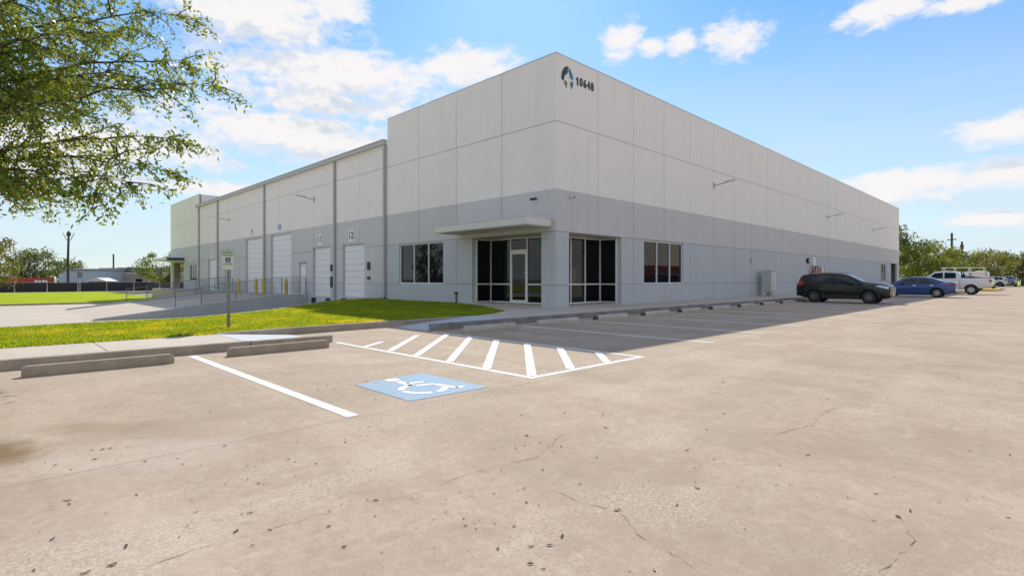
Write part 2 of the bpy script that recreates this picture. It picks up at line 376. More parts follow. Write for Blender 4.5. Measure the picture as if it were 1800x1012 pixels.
# cracks: jittered threads of dirt
def crack(pts, w, seed):
    r = random.Random(seed); P = []
    for i in range(len(pts)-1):
        a = Vector(pts[i]); b = Vector(pts[i+1]); n = max(3, int((b-a).length/.045))
        for k in range(n): P.append(a.lerp(b, k/n))
    P = [p+Vector((r.gauss(0,.010), r.gauss(0,.010))) for p in P]; mb = MB(); vs = []
    for i, p in enumerate(P):
        t = (P[min(i+1, len(P)-1)]-P[max(i-1, 0)]).normalized(); q = Vector((-t.y, t.x))*w*.27*max(.04, r.gauss(.7, .7))
        vs += [(p.x+q.x, p.y+q.y, .0022), (p.x-q.x, p.y-q.y, .0022)]
    mb.add(vs, [(2*i, 2*i+2, 2*i+3, 2*i+1) for i in range(len(P)-1)]); mb.build('crack', M['crack'], lot)
for i, (c, w) in enumerate([([(-15.31,-10.73),(-15.09,-10.70),(-14.75,-10.74),(-14.37,-10.78),(-13.99,-10.88),(-13.47,-10.86),(-12.89,-10.95),(-12.1,-10.6)],.004),
    ([(-13.33,-11.51),(-13.31,-11.77),(-13.28,-11.88),(-13.45,-12.15),(-13.49,-12.33),(-13.56,-12.53)],.006), ([(-13.01,-13.05),(-12.79,-13.08),(-12.51,-13.12),(-12.2,-13.0)],.006),
    ([(-11.05,-11.98),(-10.52,-12.09),(-9.86,-12.01),(-9.6,-12.10)],.008), ([(-13.15,-10.94),(-12.89,-10.95),(-12.40,-10.72)],.006)]): crack(c, w, i)

# raised walk along the near kerb, poured in bays
wk = struct('sidewalk', MB().box(-46, -12.4, -3.04, -1.38, -1.4, .04), M['joint'])
xs = [-12.4, -14.42, -17.4, -20.4, -23.4, -26.4, -29.4, -33, -37, -41, -46]
for a, b in zip(xs, xs[1:]): MB().box(b+.006, a-.006, -3.045, -1.362, .02, .15).build('slab', M['walk'], wk, bevel=.006)
struct('kerb', MB().box(-46, -12.32, -3.2, -3.05, -1.4, .155).box(-12.31, -10.72, -3.2, -3.05, -.5, .148), M['kerb'], bevel=.02)
slope1 = lambda x, y: .152+(x+12.4)/1.65*-.147
struct('kerb_ramp', MB().prism([(-12.4,-3.045),(-10.75,-3.045),(-10.75,-1.13),(-12.4,-1.36)], -.5, slope1), M['ramp_paint'])
# walk round the corner of the building
ZW = .17
wk2 = struct('sidewalk', MB().prism([(-5.15,-2.54),(66,-2.54),(66,0),(0,0),(0,6.0),(-1.1,3.0),(-2.6,.1),(-4.1,-.85),(-5.15,-1.1)], -1.4, ZW-.08), M['joint'])
MB().prism([(-5.15,-2.545),(-.006,-2.545),(-.006,5.9),(-1.1,3.0),(-2.6,.1),(-4.1,-.85),(-5.15,-1.1)], ZW-.1, ZW).build('slab', M['walk'], wk2)
for k in range(22):
    MB().box(.006+3.0*k-.0, 3.0*k+2.994, -2.545, -.004 if k != 99 else 0, ZW-.1, ZW).build('slab', M['walk'], wk2, bevel=.005)
struct('kerb', MB().box(-4.92, 66, -2.70, -2.55, -.5, ZW+.003), M['kerb_dirty'], bevel=.02)
slope2 = lambda x, y: ZW-.002+(-5.17-x)/2.73*-.162
struct('kerb_ramp', MB().prism([(-5.16,-2.548),(-5.16,-1.06),(-7.9,-1.06),(-7.9,-2.548)], -.5, slope2), M['ramp_paint'])
struct('kerb', MB().box(-7.86, -4.94, -2.70, -2.552, -.5, ZW), M['kerb_dirty'], bevel=.018)
# lawn kerb and lawn
struct('kerb', MB().prism([(-12.38,-1.36),(-10.7,-1.13),(-7.9,-1.03),(-5.17,-1.0),(-5.17,-.86),(-7.9,-.89),(-10.7,-.98),(-12.38,-1.20)], -.5, .165), M['kerb'], bevel=.018)
LAWN = [(-46,-1.355),(-12.4,-1.355),(-12.36,-1.19),(-10.7,-.965),(-7.9,-.875),(-5.2,-.845),(-4.15,-.80),(-2.68,.12),(-1.18,3.0),(-.03,6.05),(-.03,14.2),(-2.2,13.2),(-3.3,12.3),(-5.7,9.5),(-7.7,7.0),(-9.9,5.05),(-11.5,4.04),(-13.8,3.78),(-15.6,3.45),(-46,3.2)]
struct('lawn', MB().prism(LAWN, -1.4, .145), M['soil'])
bk = [(-.04,14.25),(-2.2,13.25),(-3.35,12.36),(-5.77,9.58),(-7.8,7.06),(-9.95,5.12),(-11.5,4.12),(-13.8,3.86),(-15.6,3.53),(-46,3.28)]
struct('kerb', MB().prism(bk+[(x-.02, y+.15) for x, y in bk[::-1]], -1.4, .175), M['walk'])
# truck court, lower than the lot, and the far lawn
struct('truck_court', MB().add([(-70,2.5,-.95),(.3,2.5,-.95),(.3,70,-.95),(-70,70,-.95)], [(0,1,2,3)]), M['court'])
struct('lawn', MB().prism([(-90,48.6),(-10.8,47.6),(-4,46.5),(-1.5,45),(-1.5,99),(-90,99)], -1.4, -.86), M['far_grass'])
struct('kerb', MB().prism([(-90,48.45),(-10.8,47.45),(-4,46.35),(-4,46.52),(-10.8,47.59),(-90,48.59)], -1.4, -.80), M['kerb'])
struct('path', MB().box(-90, 20, 99.05, 101.0, -1.4, -.84), M['walk'])
struct('sidewalk', MB().box(-1.48, -.02, 45, 63, -1.4, .15), M['walk'])
# far end of the lot: planted strip under the tree row
struct('planting_strip', MB().box(74, 121.9, -2.5, 14, -1.2, .14), M['far_grass'])
struct('planting_strip', MB().box(122, 190, -70, 40, -1.2, .06), M['far_grass'])
tag(MB().prism([(62.7,-9.3),(74.7,-9.3),(75.5,-8.5),(74.7,-7.7),(62.7,-7.7),(62.0,-8.5)], -.2, .16).build('traffic_island', M['yellow']), 'long yellow kerbed island on the lot behind the white pickup', 'traffic island')

# truck ramp up to the tall drive-in doors
rz = lambda x: -.95+(min(max((x+11.7)/(11.7-2.0), 0), 1))*1.11
rp = struct('truck_ramp', MB().add([(-11.9,22.72,-.955),(-2,22.72,.12),(0,22.72,.12),(0,36.1,.12),(-2,36.1,.12),(-11.9,36.1,-.955)], [(0,1,4,5),(1,2,3,4)]), M['court'])
M['ramp_wall'] = mat('ramp_wall_concrete', (.40, .42, .43), .85, var=.15, vscale=.9, bump=.2, streak=1.2)
def ramp_wall(y0, y1, label):
    xs_ = [-11.75, -11.6, -2.0, -.01]; pts = [(x, rz(x)+(.10 if x > -11.7 else .04)) for x in xs_]
    vs = []
    for y in (y0, y1): vs += [(x, y, -1.3) for x, z in pts]+[(x, y, z) for x, z in pts]
    n = len(pts); mb = MB()
    f = []
    for i in range(n-1):
        f += [(i, i+1, n+i+1, n+i), (2*n+i, 3*n+i, 3*n+i+1, 2*n+i+1), (n+i, n+i+1, 3*n+i+1, 3*n+i)]
    f += [(0, n, 3*n, 2*n), (n-1, 3*n-1, 4*n-1, 2*n-1)]
    mb.add(vs, f); tag(mb.build('retaining_wall', M['ramp_wall']), label, 'wall', 'retaining walls of the truck ramp')
ramp_wall(22.40, 22.70, 'sloping grey concrete retaining wall on the near side of the truck ramp')
ramp_wall(36.12, 36.42, 'low sloping concrete wall on the far side of the truck ramp')

# ------------------------------------------------------------------ the tilt-wall warehouse
B = thing('warehouse', 'large white and grey tilt-wall warehouse with corner entrance and dock doors', 'building', (0,0,0))
def fbox(mb, side, a0, a1, d0, d1, z0, z1):
    """box on a facade: a along the wall, d outward from it"""
    if side == 'L': mb.box(-d1, -d0, a0, a1, z0, z1)
    else: mb.box(a0, a1, -d1, -d0, z0, z1)
    return mb
def subtract(rect, holes):
    out = [rect]
    for (h0, h1, k0, k1) in holes:
        nxt = []
        for (a0, a1, z0, z1) in out:
            if h1 <= a0 or h0 >= a1 or k1 <= z0 or k0 >= z1: nxt.append((a0, a1, z0, z1)); continue
            if a0 < h0: nxt.append((a0, h0, z0, z1))
            if a1 > h1: nxt.append((h1, a1, z0, z1))
            b0, b1 = max(a0, h0), min(a1, h1)
            if z0 < k0: nxt.append((b0, b1, z0, k0))
            if z1 > k1: nxt.append((b0, b1, k1, z1))
        out = nxt
    return [r for r in out if r[1]-r[0] > .02 and r[3]-r[2] > .02]
ZT = 10.1
DOORS = [('12', 14.73, 17.47, .20, 3.42, 'dock'), ('11', 19.08, 21.70, .14, 3.42, 'dock'), ('10', 25.29, 29.21, .16, 4.70, 'drive'), ('9', 31.01, 34.84, .16, 4.68, 'drive'), ('7', 42.75, 45.66, .16, 3.25, 'dock')]
HOLES_L = [(7.19,11.05,1.05,3.12), (.76,5.02,-.5,3.13), (22.72,23.90,.16,2.42), (38.0,38.95,.16,2.35), (39.5,40.4,.16,2.35)]+[(d[1], d[2], d[3], d[4]) for d in DOORS]+[(49.7,52.56,1.05,2.85), (55.0,60.1,-.5,3.13)]
HOLES_R = [(6.37,10.19,1.06,3.14), (.80,4.48,-.5,3.14), (33.9,34.85,.17,2.44), (55.7,58.5,.98,3.02), (61.0,64.4,-.5,3.13)]
COLS_L = [0, 3.06, 6.18, 9.25, 12.24, 15.3, 18.38, 21.55, 24.65, 27.5, 30.4, 33.4, 36.4, 39.4, 42.4, 45.6, 48.85, 51.85, 54.9, 57.9, 60.9]
COLS_R = [2.741*i for i in range(25)]
ROWS = [(-1.3, 1.05, 'pale_wall'), (1.05, 3.16, 'pale_wall'), (3.16, 4.82, 'grey_wall'), (4.82, 7.46, 'white_wall'), (7.46, ZT, 'white_wall')]
GAP = .013
prng = random.Random(11)
def facade(side, cols, holes):
    for a0, a1 in zip(cols, cols[1:]):
        low = side == 'L' and 12.2 < (a0+a1)/2 < 48.85
        for (z0, z1, mt) in ROWS:
            if low and z1 == ZT: z1 = 8.72
            if low and mt == 'pale_wall': mt = 'grey_wall' if z0 > 0 else 'pale_wall'
            top = z1-(0 if z1 in (ZT, 8.72) else (.003 if z1 == 4.82 else GAP)); bot = z0+(GAP if z0 > 0 and z0 != 4.82 else 0)
            e0 = a0+(GAP if a0 > 0 else (.162 if side == 'L' else (-.004 if z0 < 4.8 else 0))); e1 = a1-GAP
            mb = MB(); dd = prng.uniform(-.002, .002)
            rects = subtract((e0, e1, bot, top), holes)
            if not rects: continue
            for r in rects: fbox(mb, side, r[0], r[1], -.16, (dd if a0 > 0 else 0)+(.004 if z0 < 4.8 else 0), r[2], r[3])
            mb.build('panel', M[mt], B)
    # backing seen in the joints
    mb = MB()
    for z0, z1, lim in ((-1.3, 4.82, 1), (4.82, ZT, 1)):
        segs = [(cols[0]+(.24 if side == 'L' else .02), 12.23, ZT-.02), (12.23, 48.86, 8.70), (48.86, cols[-1]-.02, ZT-.02)] if side == 'L' else [(cols[0]+.02, cols[-1]-.02, ZT-.02)]
        for s0, s1, zt in segs:
            for r in subtract((s0, s1, z0, min(z1, zt)), [(h[0]-.006, h[1]+.006, h[2]-.006, h[3]+.006) for h in holes]): fbox(mb, side, r[0], r[1], -.22, -.018, r[2], r[3])
    mb.build('joint_backing', M['reveal'], B)
facade('L', COLS_L, HOLES_L); facade('R', COLS_R, HOLES_R)
# the back walls and roof, out of sight, that close the building and cast its shadow
MB().box(65.4, 65.78, .0, 55.0, -1.3, ZT).box(65.4, 65.78, 55, 60.9, 3.2, ZT).box(5.0, 65.4, 60.6, 60.9, -1.3, 8.7).box(0, 5, 60.6, 60.88, 3.14, ZT).box(0.003, .8, 60.1, 60.88, -1.3, 3.13).build('rear_wall', M['white_wall'], B)
MB().box(.2, 65.4, .2, 60.6, 8.45, 8.62).build('roof', M['slate'], B)
for sd_, a_, b_ in (('L', .18, 12.23), ('L', 48.86, 60.9), ('R', -.012, 65.78)): fbox(MB(), sd_, a_, b_, -.17, .012, ZT, ZT+.03).build('coping', M['gutter'], B)
MB().box(.0, 5.5, 12.07, 12.235, 8.62, ZT-.01).box(0, 5.5, 48.865, 49.02, 8.62, ZT-.01).build('parapet_return', M['white_wall'], B)
# eaves gutter and downspouts on the dock side
gm = MB(); fbox(gm, 'L', 12.25, 49.5, 0, .22, 8.72, 8.98); fbox(gm, 'L', 12.25, 49.5, .22, .25, 8.93, 9.0); gm.build('gutter', M['gutter'], B, bevel=.02)
for y in (12.42, 18.38, 30.4, 42.4, 48.7):
    d = MB().box(-.15, -.03, y-.075, y+.075, -.6 if 13 < y < 24 else .22, 8.72)
    for z in (1.5, 3.4, 5.2, 7.0): d.box(-.16, -.005, y-.10, y+.10, z, z+.05)
    if y < 13: d.box(-.45, -.03, y-.075, y+.075, .2, .3)
    d.build('downspout', M['downspout'], B)
# dock doors: jambs, ribbed leaf sections, bumpers
for num, y0, y1, z0, z1, kind in DOORS:
    fr = MB(); fbox(fr, 'L', y0, y0+.06, -.22, -.02, z0, z1); fbox(fr, 'L', y1-.06, y1, -.22, -.02, z0, z1); fbox(fr, 'L', y0+.06, y1-.06, -.22, -.02, z1-.06, z1)
    dr = fr.build('dock_door', M['gutter'], B)
    n = max(6, round((z1-z0-.06)/.40)); h = (z1-.06-z0)/n
    sec = MB()
    fbox(sec, 'L', y0+.062, y1-.062, -.16, -.128, .006, h-.006)
    fbox(sec, 'L', y0+.062, y1-.062, -.128, -.120, h*.30, h*.36); fbox(sec, 'L', y0+.062, y1-.062, -.128, -.120, h*.64, h*.70)
    me = sec.mesh('section', M['door_white'], bevel=.004)
    for k in range(n): o = obj('section', me, dr); o.location = (0, 0, z0+h*k)
    if kind == 'dock' and num != '7':
        for yy in (y0+.25, y1-.25): fbox(MB(), 'L', yy-.22, yy+.22, .0, .12, z0-.48, z0-.10).build('bumper', M['black'], dr)
    fbox(MB(), 'L', y0+.07, y1-.07, -.19, -.165, z0, z1-.06).build('door_backing', M['black'], dr)
for y, z, h in ((14.2, 2.05, .45), (14.2, 1.35, .16), (18.85, 2.0, .42), (18.85, 1.1, .7)):
    fbox(MB(), 'L', y-.12, y+.12, .006, .10, z-h/2, z+h/2).build('dock_control', M['dark_metal'], B, bevel=.01)
# personnel doors
for side, a0, a1, z0, z1 in (('L', 22.72, 23.90, .16, 2.42), ('L', 38.0, 38.95, .16, 2.35), ('L', 39.5, 40.4, .16, 2.35), ('R', 33.9, 34.85, .17, 2.44)):
    f = MB(); fbox(f, side, a0, a0+.06, -.15, .02, z0, z1); fbox(f, side, a1-.06, a1, -.15, .02, z0, z1); fbox(f, side, a0+.06, a1-.06, -.15, .02, z1-.06, z1)
    d = f.build('door', M['gutter'], B)
    fbox(MB(), side, a0+.062, a1-.062, -.12, -.07, z0, z1-.062).build('door_leaf', M['door_white'], d)
    fbox(MB(), side, a0+.13, a0+.19, -.07, .0, z0+.95, z0+1.1).build('handle', M['galv'], d)
    if side == 'L': fbox(MB(), side, a0-.05, a1+.05, .008, .12, z1+.02, z1+.08).build('drip_cap', M['downspout'], d)
# windows with three lights each
def window(side, a0, a1, z0, z1, n, rec=.11):
    w = .055; f = MB()
    fbox(f, side, a0, a1, -rec-.03, -rec+.05, z0, z0+w); fbox(f, side, a0, a1, -rec-.03, -rec+.05, z1-w, z1)
    xs = [a0+(a1-a0-w)*i/n for i in range(n+1)]
    for x in xs: fbox(f, side, x, x+w, -rec-.03, -rec+.048, z0+w, z1-w)
    wd = f.build('window', M['trim'], B)
    for x, x2 in zip(xs, xs[1:]): fbox(MB(), side, x+w, x2, -rec-.02, -rec, z0+w, z1-w).build('pane', M['glass'], wd)
    s = MB(); fbox(s, side, a0+.002, a1-.002, -.15, -.004, z0-.0, z0+.012); s.build('sill', M['trim'], wd)
window('L', 7.19, 11.05, 1.05, 3.12, 3); window('R', 6.37, 10.19, 1.06, 3.14, 3); window('L', 49.7, 52.56, 1.05, 2.85, 3); window('R', 55.7, 58.5, .98, 3.02, 3)
# corner entrance: soffit, corner pier sides, recessed storefront
MB().box(.165, 4.9, .165, 1.2, 3.14, 3.24).box(.165, 1.2, 1.2, 5.5, 3.141, 3.241).build('soffit', M['cream'], B)
MB().box(.0, 1.3, 1.3, 5.4, ZW-.2, .205).box(1.3, 4.9, .0, 1.3, ZW-.2, .205).box(.03, 1.3, .03, 1.3, ZW-.2, .204).build('entry_floor', M['walk'], B)
MB().box(.163, .77, .163, .765, .2, 3.14).build('corner_pier', M['pale_wall'], B)
MB().box(.163, 1.35, 5.02, 5.3, .2, 3.14).box(4.48, 4.8, .163, 1.35, .2, 3.14).build('entry_jamb', M['cream'], B)
sf = MB(); w = .06
def mull(x0, x1, y0, y1, z0, z1): sf.box(x0, x1, y0, y1, z0, z1)
Zs, Zm, Zt = .215, 1.06, 3.13
px = 1.10; py = 1.10
panes = []
# plane facing the truck court (x = 1.1)
ys = [4.96, 3.58, 2.58, 1.16]
for y in (4.96, 3.62, 2.58, 1.16): mull(px-.03, px+.07, y-w/2, y+w/2, Zs, Zt)
for z in (Zs, Zt-.06): mull(px-.027, px+.067, 1.16+w/2, 4.96-w/2, z, z+.06)
mull(px-.025, px+.065, 3.62+w/2, 4.96-w/2, Zm-.03, Zm+.03); mull(px-.025, px+.065, 1.16+w/2, 2.58-w/2, Zm-.03, Zm+.03)
mull(px-.025, px+.065, 2.58+w/2, 3.62-w/2, 2.50, 2.60)
for (a, b, c, d) in ((3.62, 4.96, Zs, Zm), (3.62, 4.96, Zm, Zt), (1.16, 2.58, Zs, Zm), (1.16, 2.58, Zm, Zt), (2.58, 3.62, 2.6, Zt)): panes.append((px+.01, px+.03, a, b, c+.02, d-.02))
# plane facing the lot (y = 1.1)
for x in (1.16, 2.25, 3.26, 4.38): mull(x-w/2, x+w/2, py-.03, py+.07, Zs, Zt)
for z in (Zs, Zt-.06): mull(1.16+w/2, 4.38-w/2, py-.027, py+.067, z, z+.06)
for a, b in ((1.16, 2.25), (2.25, 3.26), (3.26, 4.38)):
    mull(a+w/2, b-w/2, py-.025, py+.065, Zm-.03, Zm+.03)
    panes += [(a, b, py+.01, py+.03, Zs+.02, Zm-.02), (a, b, py+.01, py+.03, Zm+.02, Zt-.02)]
# returns back to the wall face
for yy, x0, x1 in ((4.985, .2, 1.07),):
    mull(x0, x0+.05, yy-.05, yy+.03, Zs, Zt)
    for z in (Zs+.001, Zm-.031, Zt-.061): mull(x0+.05, x1, yy-.045, yy+.025, z, z+.06)
    panes += [(x0+.05, x1, yy-.01, yy+.01, Zs+.02, Zm-.02), (x0+.05, x1, yy-.01, yy+.01, Zm+.02, Zt-.02)]
for xx, y0, y1 in ((4.43, .2, 1.07),):
    mull(xx-.05, xx+.03, y0, y0+.05, Zs, Zt)
    for z in (Zs+.001, Zm-.031, Zt-.061): mull(xx-.045, xx+.025, y0+.05, y1, z, z+.06)
    panes += [(xx-.01, xx+.01, y0+.05, y1, Zs+.02, Zm-.02), (xx-.01, xx+.01, y0+.05, y1, Zm+.02, Zt-.02)]
st = sf.build('storefront', M['trim'], B)
for p in panes: MB().box(*p).build('pane', M['glass'], st)
dm = MB()
for y in (3.62-.07, 2.58+.07): dm.box(px-.035, px+.02, y-.04, y+.04, .23, 2.5)
dm.box(px-.035, px+.02, 2.69, 3.51, .23, .36).box(px-.035, px+.02, 2.69, 3.51, 2.40, 2.50)
ed = dm.build('door', M['trim'], B)
MB().box(px-.01, px+.01, 2.69, 3.51, .36, 2.40).build('pane', M['glass'], ed)
MB().tube([(px-.03,2.80,1.08),(px-.10,2.80,1.08),(px-.10,2.80,1.42),(px-.03,2.80,1.42)], .014, 8).build('handle', M['galv'], ed)
MB().box(px-.045, px-.034, 2.68, 2.74, 1.55, 1.61).build('lock', M['galv'], ed)
MB().box(px-.03, px-.02, 2.69, 3.51, 1.16, 1.19).build('push_bar', M['dark_metal'], ed)
dec = MB(); dec.prism([(0,0),(.42,0),(.42,.2),(.34,.34),(.05,.33),(0,.2)], 0, .002)
dec.xf(Matrix.Translation((px-.001,1.95,2.72)) @ Matrix.Rotation(R(-90),4,'Z') @ Matrix.Rotation(R(90),4,'X')).build('door_sticker', mat('sticker_green',(.02,.16,.10),.5), st)
# entrance canopy slabs
def canopy(y0, y1, p, fascia=None):
    c = MB().box(-p, -.008, y0, y1, 3.36, 3.64).box(-p-.02, -.008, y0-.02, y1+.02, 3.64, 3.68)
    o = c.build('canopy', M['canopy'], B, bevel=.012)
    MB().box(-p+.02, -.01, y0+.02, y1-.02, 3.335, 3.358).build('canopy_soffit', M['cream'], o)
    if fascia: MB().box(-p-.005, -.01, y0-.012, y0-.001, 3.37, 3.63).build('fascia', M[fascia], o)
canopy(.2, 5.95, 1.42); canopy(54.6, 60.9, 1.7, 'navy')
struct('step', MB().box(-1.4, .9, 54.7, 60.9, -1.2, .16), M['walk'], B)
fbox(MB(), 'L', 59.3, 60.1, -.6, -.001, .16, 3.13).build('pier', M['tan'], B)
MB().box(.4, .5, 55.1, 56.5, .16, 3.1).build('storefront', M['glass'], B)
# small fittings
hb = MB().tube([(-.05,6.13,.17),(-.05,6.13,.62),(.0,6.13,.66)], .03, 8).box(-.12, -.005, 6.06, 6.20, .60, .68); hb.build('hose_bib', M['dark_metal'], B)
for (x, z0, z1) in ((19.0+.0, 2.35, 2.62),): MB().box(x-.012, x+.012, -.03, -.005, z0, z1).box(x-.012, x+.22, -.03, -.005, z0, z0+.03).build('conduit', M['dark_metal'], B)

# ------------------------------------------------------------------ things on the walls
def onwall(side, a, z, d=0):
    """matrix: local x = to the viewer's right along the wall, y = up, z = outward"""
    if side == 'L': return Matrix(((0,0,-1,-d),(-1,0,0,a),(0,1,0,z),(0,0,0,1)))
    return Matrix(((1,0,0,a),(0,0,-1,-d),(0,1,0,z),(0,0,0,1)))
# address sign and emblem
t = thing('address_sign', 'dark numerals 10648 with round four-piece emblem high on the white corner wall', 'sign', (0,-.002,9.3))
for i, ch in enumerate('10648'):
    me = text_mesh(ch, .47, M['ink'], .012, bold=.011)
    if ch == '1': me = MB().prism([(-.02,-.165),(.055,-.165),(.055,.17),(.0,.17),(-.02,.13),(-.095,.09),(-.095,.03),(-.02,.06)], -.012, .012).mesh('numeral', M['ink'])
    me.transform(Matrix.Translation((0,.002,-9.3)) @ onwall('R', 1.32+.25*i, 9.32, .014) @ Matrix.Scale(.86,4,(1,0,0)))
    bb = obj('numeral', me, t)
def emblem(poly, m, lab):
    mb = MB().prism([( -.0+x, y) for x, y in poly], 0, .014); mb.xf(Matrix.Translation((0,.002,-9.3)) @ onwall('R', .68, 9.42, .002))
    o = mb.build('emblem_piece', M[m], t); o['label'] = lab
emblem([(-.36,-.22),(-.33,-.02),(-.26,.14),(-.14,.27),(.0,.33),(.09,.31),(.02,.20),(.05,.12),(-.02,.03),(-.12,-.04),(-.18,-.14),(-.20,-.26),(-.28,-.30)], 'logo_dark', 'dark teal upper piece of the emblem')
emblem([(.12,.30),(.22,.23),(.30,.12),(.36,-.03),(.37,-.14),(.28,-.10),(.17,-.10),(.16,0),(.12,.10),(.08,.20)], 'logo_blue', 'blue upper piece of the emblem')
emblem([(-.20,-.31),(-.12,-.26),(-.04,-.28),(.0,-.36),(-.02,-.48),(-.05,-.56),(-.09,-.47),(-.16,-.42)], 'logo_green', 'olive green lower piece of the emblem')
emblem([(.20,-.24),(.28,-.20),(.37,-.23),(.38,-.32),(.33,-.44),(.22,-.54),(.25,-.46),(.19,-.36)], 'logo_teal', 'teal lower piece of the emblem')
# dock number plates
for num, y, z, where in (('12', 16.35, 3.92, 'above the nearest white dock door'), ('11', 20.6, 3.90, 'above the second dock door beside the downspout'), ('10', 27.45, 5.18, 'above the nearer tall roll-up door'), ('9', 33.3, 5.18, 'above the farther tall roll-up door'), ('7', 44.4, 3.74, 'above the farthest dock door')):
    p = MB().box(-.02, -.006, y-.31, y+.31, z-.36, z+.36).build('number_sign', M['plate_white'], None, bevel=.004)
    tag(p, 'white plate with dark number %s %s' % (num, where), 'sign', 'dock number plates')
    me = text_mesh(num, .60, M['ink'], .003, bold=.014); me.transform(onwall('L', y, z, .023)); obj('number', me, p)
# arm lights
def wall_light(side, a, z, label, L=1.1, k=1):
    o = thing('wall_light', label, 'lamp', (0,0,0), 0, 'arm lamps on the white walls'); Mx = onwall(side, a, z)
    o.location = Mx.translation; Mi = Matrix.Translation(-Mx.translation) @ Mx
    MB().box(-.06,.06,-.17,.17,0,.05).xf(Mi).build('base_plate', M['galv'], o, bevel=.01)
    MB().tube([(0,0,.05),(0,.03,L*.35),(0,.10,L*.75)], .028, 8).xf(Mi).build('arm', M['galv'], o)
    MB().add([(-.14,.09,L*.62),(.14,.09,L*.62),(.16,.15,L*1.15),(-.16,.15,L*1.15),(-.10,.17,L*.62),(.10,.17,L*.62),(.10,.20,L*1.12),(-.10,.20,L*1.12)], [(0,1,2,3),(7,6,5,4),(0,4,5,1),(1,5,6,2),(2,6,7,3),(3,7,4,0)]).xf(Mi).build('lamp_head', M['canopy'], o)
wall_light('R', 13.75, 6.62, 'grey arm lamp nearest the address corner on the long white wall')
wall_light('R', 35.5, 6.60, 'middle grey arm lamp on the long white wall above the dark suv')
wall_light('R', 52.0, 6.56, 'farthest grey arm lamp near the end of the long white wall')
wall_light('L', 21.45, 6.66, 'grey arm lamp on the dock wall above door number 11')
wall_light('L', 39.2, 6.66, 'small grey arm lamp on the dock wall beyond the tall doors')
def camera_thing(side, a, z, label, dx):
    o = thing('security_camera', label, 'camera'); Mx = onwall(side, a, z); o.location = Mx.translation; Mi = Matrix.Translation(-Mx.translation) @ Mx
    MB().box(-.06,.06,-.06,.06,0,.03).xf(Mi).build('mount', M['trim'], o, bevel=.01)
    MB().tube([(0,0,.02),(0,.01,.12)], .022, 8).xf(Mi).build('bracket', M['dark_metal'], o)
    MB().tube([(0,.01,.10),(dx,-.03,.30)], .055, 10).xf(Mi).build('housing', M['dark_metal'] if side == 'L' else M['trim'], o, smooth=True)
    MB().tube([(dx,-.03,.295),(dx*1.02,-.031,.32)], .036, 10).xf(Mi).build('lens', M['black'], o)
camera_thing('L', .95, 4.50, 'dark security camera on the wall above the entrance canopy', -.12)
camera_thing('R', .87, 4.56, 'white security camera on the wall just past the building corner', -.1)
# alarm and fire fittings by the suv
o = MB().tube([(30.15,-.01,2.72),(30.15,-.14,2.72)], .20, 16).build('alarm_bell', M['black'], None, smooth=True)
tag(o, 'round black alarm bell on the grey wall above the dark suv', 'alarm bell'); MB().tube([(30.15,-.142,2.72),(30.15,-.2,2.72)], .08, 12).build('hub', M['trim'], o)
o = MB().box(31.0, 31.55, -.22, -.01, 2.35, 3.02).build('junction_box', M['trim'], None, bevel=.015); tag(o, 'tall white electrical box on the wall right of the black bell', 'electrical box')
MB().box(31.05, 31.5, -.232, -.222, 2.42, 2.95).build('cover', M['door_white'], o)
o = MB().box(31.6, 32.9, -.03, -.006, 1.2, 2.33).build('notice_board', M['cream'], None); tag(o, 'cream backing board on the wall behind the red fire valves', 'notice board')
o = thing('fire_valve', 'red fire valve assembly on the wall behind the dark suv roof', 'fire valve', (31.6,-.05,1.7))
MB().tube([(-.95,-.25,.12),(.95,-.25,.12)], .13, 10).build('valve_body', M['red'], o, smooth=True)
for x in (-.95, .95): MB().tube([(x,-.25,-1.5),(x,-.25,.5)], .06, 8).build('riser_pipe', M['red'], o)
for x in (-.35, .3): MB().tube([(x,-.25,.2),(x,-.25,.55)], .05, 8).tube([(x,-.25,.55),(x,-.25,.60)], .14, 12).build('hand_wheel', M['dark_metal'], o)

# ------------------------------------------------------------------ rails and bollards of the ramp
def railing(label, segs, y, both):
    o = thing('railing', label, 'railing', (-6,y,0), 0, 'steel railings of the truck ramp')
    pts = both
    def P(x, z): return (x+6, 0, z)
    for x, zb, zt in pts: MB().tube([P(x, zb), P(x, zt)], .028, 6).build('post', M['rail'], o)
    for (x0, b0, t0, x1, b1, t1, n) in segs:
        for k in range(n):
            f = 1-k/max(1, n-(0 if n > 2 else .0)) if n > 2 else (1 if k == 0 else .5)
            MB().tube([P(x0, b0+(t0-b0)*f), P(x1, b1+(t1-b1)*f)], .024 if k == 0 else .018, 6).build('rail', M['rail'], o)
w0 = lambda x: rz(x)+.10
H = 1.12
railing('grey steel railing of many bars along the near wall of the truck ramp', [(-7.9,w0(-7.9),w0(-7.9)+.98,-6.54,w0(-6.54),w0(-6.54)+.98,2), (-6.54,w0(-6.54),w0(-6.54)+H,-1.75,w0(-2),w0(-2)+H,8), (-1.75,w0(-2),w0(-2)+H,-.12,w0(0),w0(0)+H+.03,8)], 22.55,
        [(-7.9,w0(-7.9)-.1,w0(-7.9)+.98),(-6.54,w0(-6.54)-.1,w0(-6.54)+H),(-4.6,w0(-4.6)-.1,w0(-4.6)+H),(-1.75,w0(-2)-.1,w0(-2)+H),(-.12,w0(0)-.1,w0(0)+H+.03)])
